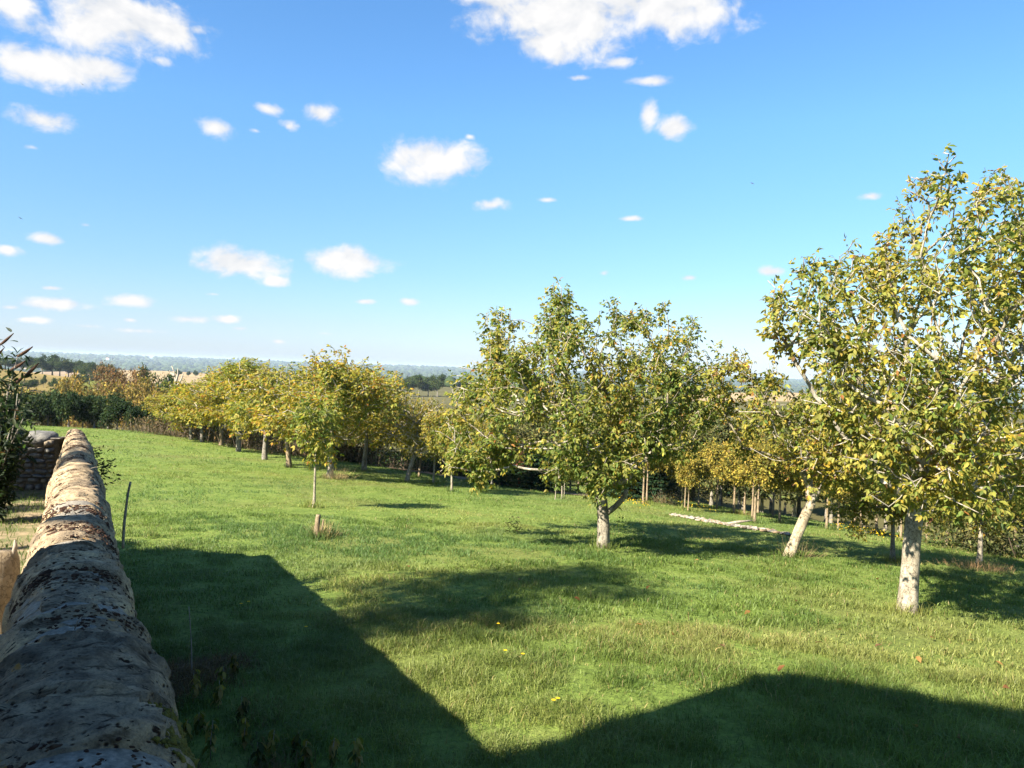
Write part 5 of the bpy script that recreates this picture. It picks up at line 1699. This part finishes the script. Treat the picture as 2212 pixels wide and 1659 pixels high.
def sward_color(X, Y):
    n = len(X)
    p1 = fbm(X * .30, Y * .30, 0, 4, 81); p2 = fbm(X * 1.1, Y * 1.1, 0, 3, 82); p3 = fbm(X * .12 + 7, Y * .38, 0, 3, 83)
    g1, g2, g3 = np.array((.080, .128, .026)), np.array((.128, .180, .038)), np.array((.200, .214, .062))
    t = np.clip((p2 - .3) * 2.0 + rng.normal(0, .18, n), 0, 1)[:, None]
    c = g1 * (1 - t) + g2 * t
    u = np.clip((p1 - .46) * 3.2 + (p3 - .5) * 1.8 + rng.normal(0, .15, n), 0, 1)[:, None]
    c = c * (1 - u) + g3 * u
    dry = rng.random(n) < .025 + .20 * np.clip((p3 - .55) * 4, 0, 1)
    c[dry] = np.array((.24, .19, .08)) * np.exp(rng.normal(0, .2, (dry.sum(), 1)))
    blu = np.clip((fbm(X * .22 + 3, Y * .22 + 9, 0, 3, 84) - .54) * 5, 0, .65)[:, None]
    c = c * (1 - blu) + np.array((.070, .130, .040)) * blu
    # dead bracken and dry stems below the wall
    so_ = X * WU[0] + Y * WU[1]; oo_ = X * WN[0] + Y * WN[1]
    br = (oo_ > 0) & (oo_ < 1.9) & (so_ < 9) & (fbm(X * .9 + 4, Y * .9, 0, 3, 89) + rng.normal(0, .06, n) > .47 + .12 * np.clip(oo_ - .9, 0, 1))
    c[br] = np.array((.11, .075, .035)) * np.exp(rng.normal(0, .3, (br.sum(), 1)))
    return c * np.exp(rng.normal(0, .2, (n, 1)))


def field_side(X, Y):
    s = X * WU[0] + Y * WU[1]; o_ = X * WN[0] + Y * WN[1]
    return (o_ > .20) | (s > WEND + .1)


def zone(n, r0, r1, a0, a1, h0, h1, w, seg2, uniform=True):
    r = np.sqrt(rng.uniform(r0 * r0, r1 * r1, n)) if uniform else np.exp(rng.uniform(math.log(r0), math.log(r1), n))
    a = np.radians(rng.uniform(a0, a1, n))
    X, Y = r * np.sin(a), r * np.cos(a)
    ok = field_side(X, Y)
    X, Y, r = X[ok], Y[ok], r[ok]
    cl = fbm(X * 2.3, Y * 2.3, 0, 3, 85); big = fbm(X * .5, Y * .5, 0, 3, 86)
    ok = rng.random(len(X)) < np.clip(.35 + (cl - .35) * 2.2, .12, 1)
    X, Y, r, cl, big = X[ok], Y[ok], r[ok], cl[ok], big[ok]
    h = (h0 + (h1 - h0) * np.clip((cl - .25) * 1.6, 0, 1)) * (.6 + .8 * big) * rng.uniform(.6, 1.25, len(X))
    return blades(X, Y, ground(X, Y) - .01, h, w * rng.uniform(.7, 1.3, len(X)), rng.uniform(.25, 1.3, len(X)), sward_color(X, Y), seg2)


parts = [zone(230000, 4.0, 11, -45, 41, .07, .20, .0032, True),
         zone(16000, 4.0, 10, -45, 41, .10, .26, .0036, True),
         zone(210000, 11, 21, -43, 41, .05, .14, .0058, True),
         zone(170000, 21, 38, -42, 40, .05, .12, .011, False),
         zone(120000, 38, 66, -42, 38, .06, .13, .020, False)]
for o_ in [q_ for q_ in COL.objects if q_.get('category') in ('tree', 'post', 'stake') and q_.parent is None and 4 < q_.location[1] < 40 and abs(q_.location[0]) < q_.location[1] * .75]:
    k = 260 if o_.location[1] < 20 else 90
    a_ = rng.uniform(0, 2 * np.pi, k); r_ = .10 + np.abs(rng.normal(0, .16, k))
    X, Y = o_.location[0] + r_ * np.cos(a_), o_.location[1] + r_ * np.sin(a_)
    if not field_side(X[:1], Y[:1])[0]: continue
    parts.append(blades(X, Y, ground(X, Y) - .01, rng.uniform(.10, .30, k), np.full(k, .005 if k > 100 else .01), rng.uniform(.2, 1.1, k), sward_color(X, Y) * np.array([1.1, 1, 1])))
V, F, C = join(parts)
tag(obj('grass', mesh('grass', V, F, M_GRASS, C)), kind='stuff')
n = 16000
S_, O_ = rng.uniform(1.5, WEND - .5, n), -np.abs(rng.uniform(.22, 4.5, n))
X, Y = WU[0] * S_ + WN[0] * O_, WU[1] * S_ + WN[1] * O_
ok = (fbm(X * 1.2, Y * 1.2, 0, 3, 88) > .47)
X, Y = X[ok], Y[ok]
c = sward_color(X, Y) * np.array([1.15, 1.0, .9])
V, F, C = blades(X, Y, garden_z(X, Y) - .01, rng.uniform(.04, .13, len(X)), np.full(len(X), .004), rng.uniform(.3, 1.2, len(X)), c)
tag(obj('garden_grass', mesh('garden_grass', V, F, M_GRASS, C)), kind='stuff')

# ------------------------------------------------------------------ air
m = bpy.data.materials.new('haze')
m.use_nodes = True
nt = m.node_tree
nt.nodes.clear()
out = nt.nodes.new('ShaderNodeOutputMaterial'); pv = nt.nodes.new('ShaderNodeVolumePrincipled')
pv.inputs['Color'].default_value = (.62, .78, 1.0, 1); pv.inputs['Density'].default_value = 0.00008; pv.inputs['Anisotropy'].default_value = .1
nt.links.new(pv.outputs[0], out.inputs['Volume'])
me = bpy.data.meshes.new('haze')
x_, z0, z1 = 9800.0, -140.0, 24.0
me.from_pydata([(-x_, -x_, z0), (x_, -x_, z0), (x_, x_, z0), (-x_, x_, z0), (-x_, -x_, z1), (x_, -x_, z1), (x_, x_, z1), (-x_, x_, z1)], [],
               [(0, 3, 2, 1), (4, 5, 6, 7), (0, 1, 5, 4), (1, 2, 6, 5), (2, 3, 7, 6), (3, 0, 4, 7)])
me.materials.append(m)
tag(obj('haze', me), kind='stuff')

# ------------------------------------------------------------------ labels that tell look-alikes apart by their place
ORD = ('leftmost second third fourth fifth sixth seventh eighth ninth tenth eleventh twelfth thirteenth fourteenth fifteenth sixteenth seventeenth '
       'eighteenth nineteenth twentieth twenty-first twenty-second twenty-third twenty-fourth twenty-fifth twenty-sixth twenty-seventh twenty-eighth twenty-ninth thirtieth '
       'thirty-first thirty-second thirty-third thirty-fourth thirty-fifth thirty-sixth thirty-seventh thirty-eighth thirty-ninth fortieth').split()


def from_left(group, what):
    """what: text with {} for 'leftmost' or 'third from left'; only those that share a label are renamed"""
    os_ = [o_ for o_ in COL.objects if o_.get('group') == group and o_.parent is None]
    seen = {}
    for o_ in os_: seen.setdefault(o_['label'], []).append(o_)
    for lab, lst in seen.items():
        if len(lst) < 2: continue
        lst.sort(key=lambda o_: (o_.location[0] * _RT[0] + o_.location[1] * _RT[1] + o_.location[2] * _RT[2]) / o_.location[1])
        for q_, o_ in enumerate(lst):
            o_['label'] = what.format(ORD[q_] if q_ == 0 else ORD[q_] + ' from left')


from_left('dark bushes of the far hedge', '{} of the dark green bushes in the far left hedge')
from_left('golden scrub trees behind the hedge', '{} of the golden brown scrub trees above the hedge')
from_left('woodland trees behind the plantation', '{} of the grey green trees in the wood behind')
from_left('plantation trees at the wood edge', '{} of the close set tan trunked plantation trees')
from_left('far trees on the yellow hill', '{} of the far trees along the yellow hill crest')
from_left('nettles in the shade below the wall', '{} of the wilting nettles in the shade below the wall')
from_left('fallen leaves on the meadow', '{} of the orange brown leaves fallen on the meadow grass')
from_left('yellow flowers in the near grass', '{} of the single yellow flowers in the near grass')
from_left('far trees seen right of the row', '{} of the far trees seen right of the walnut row')
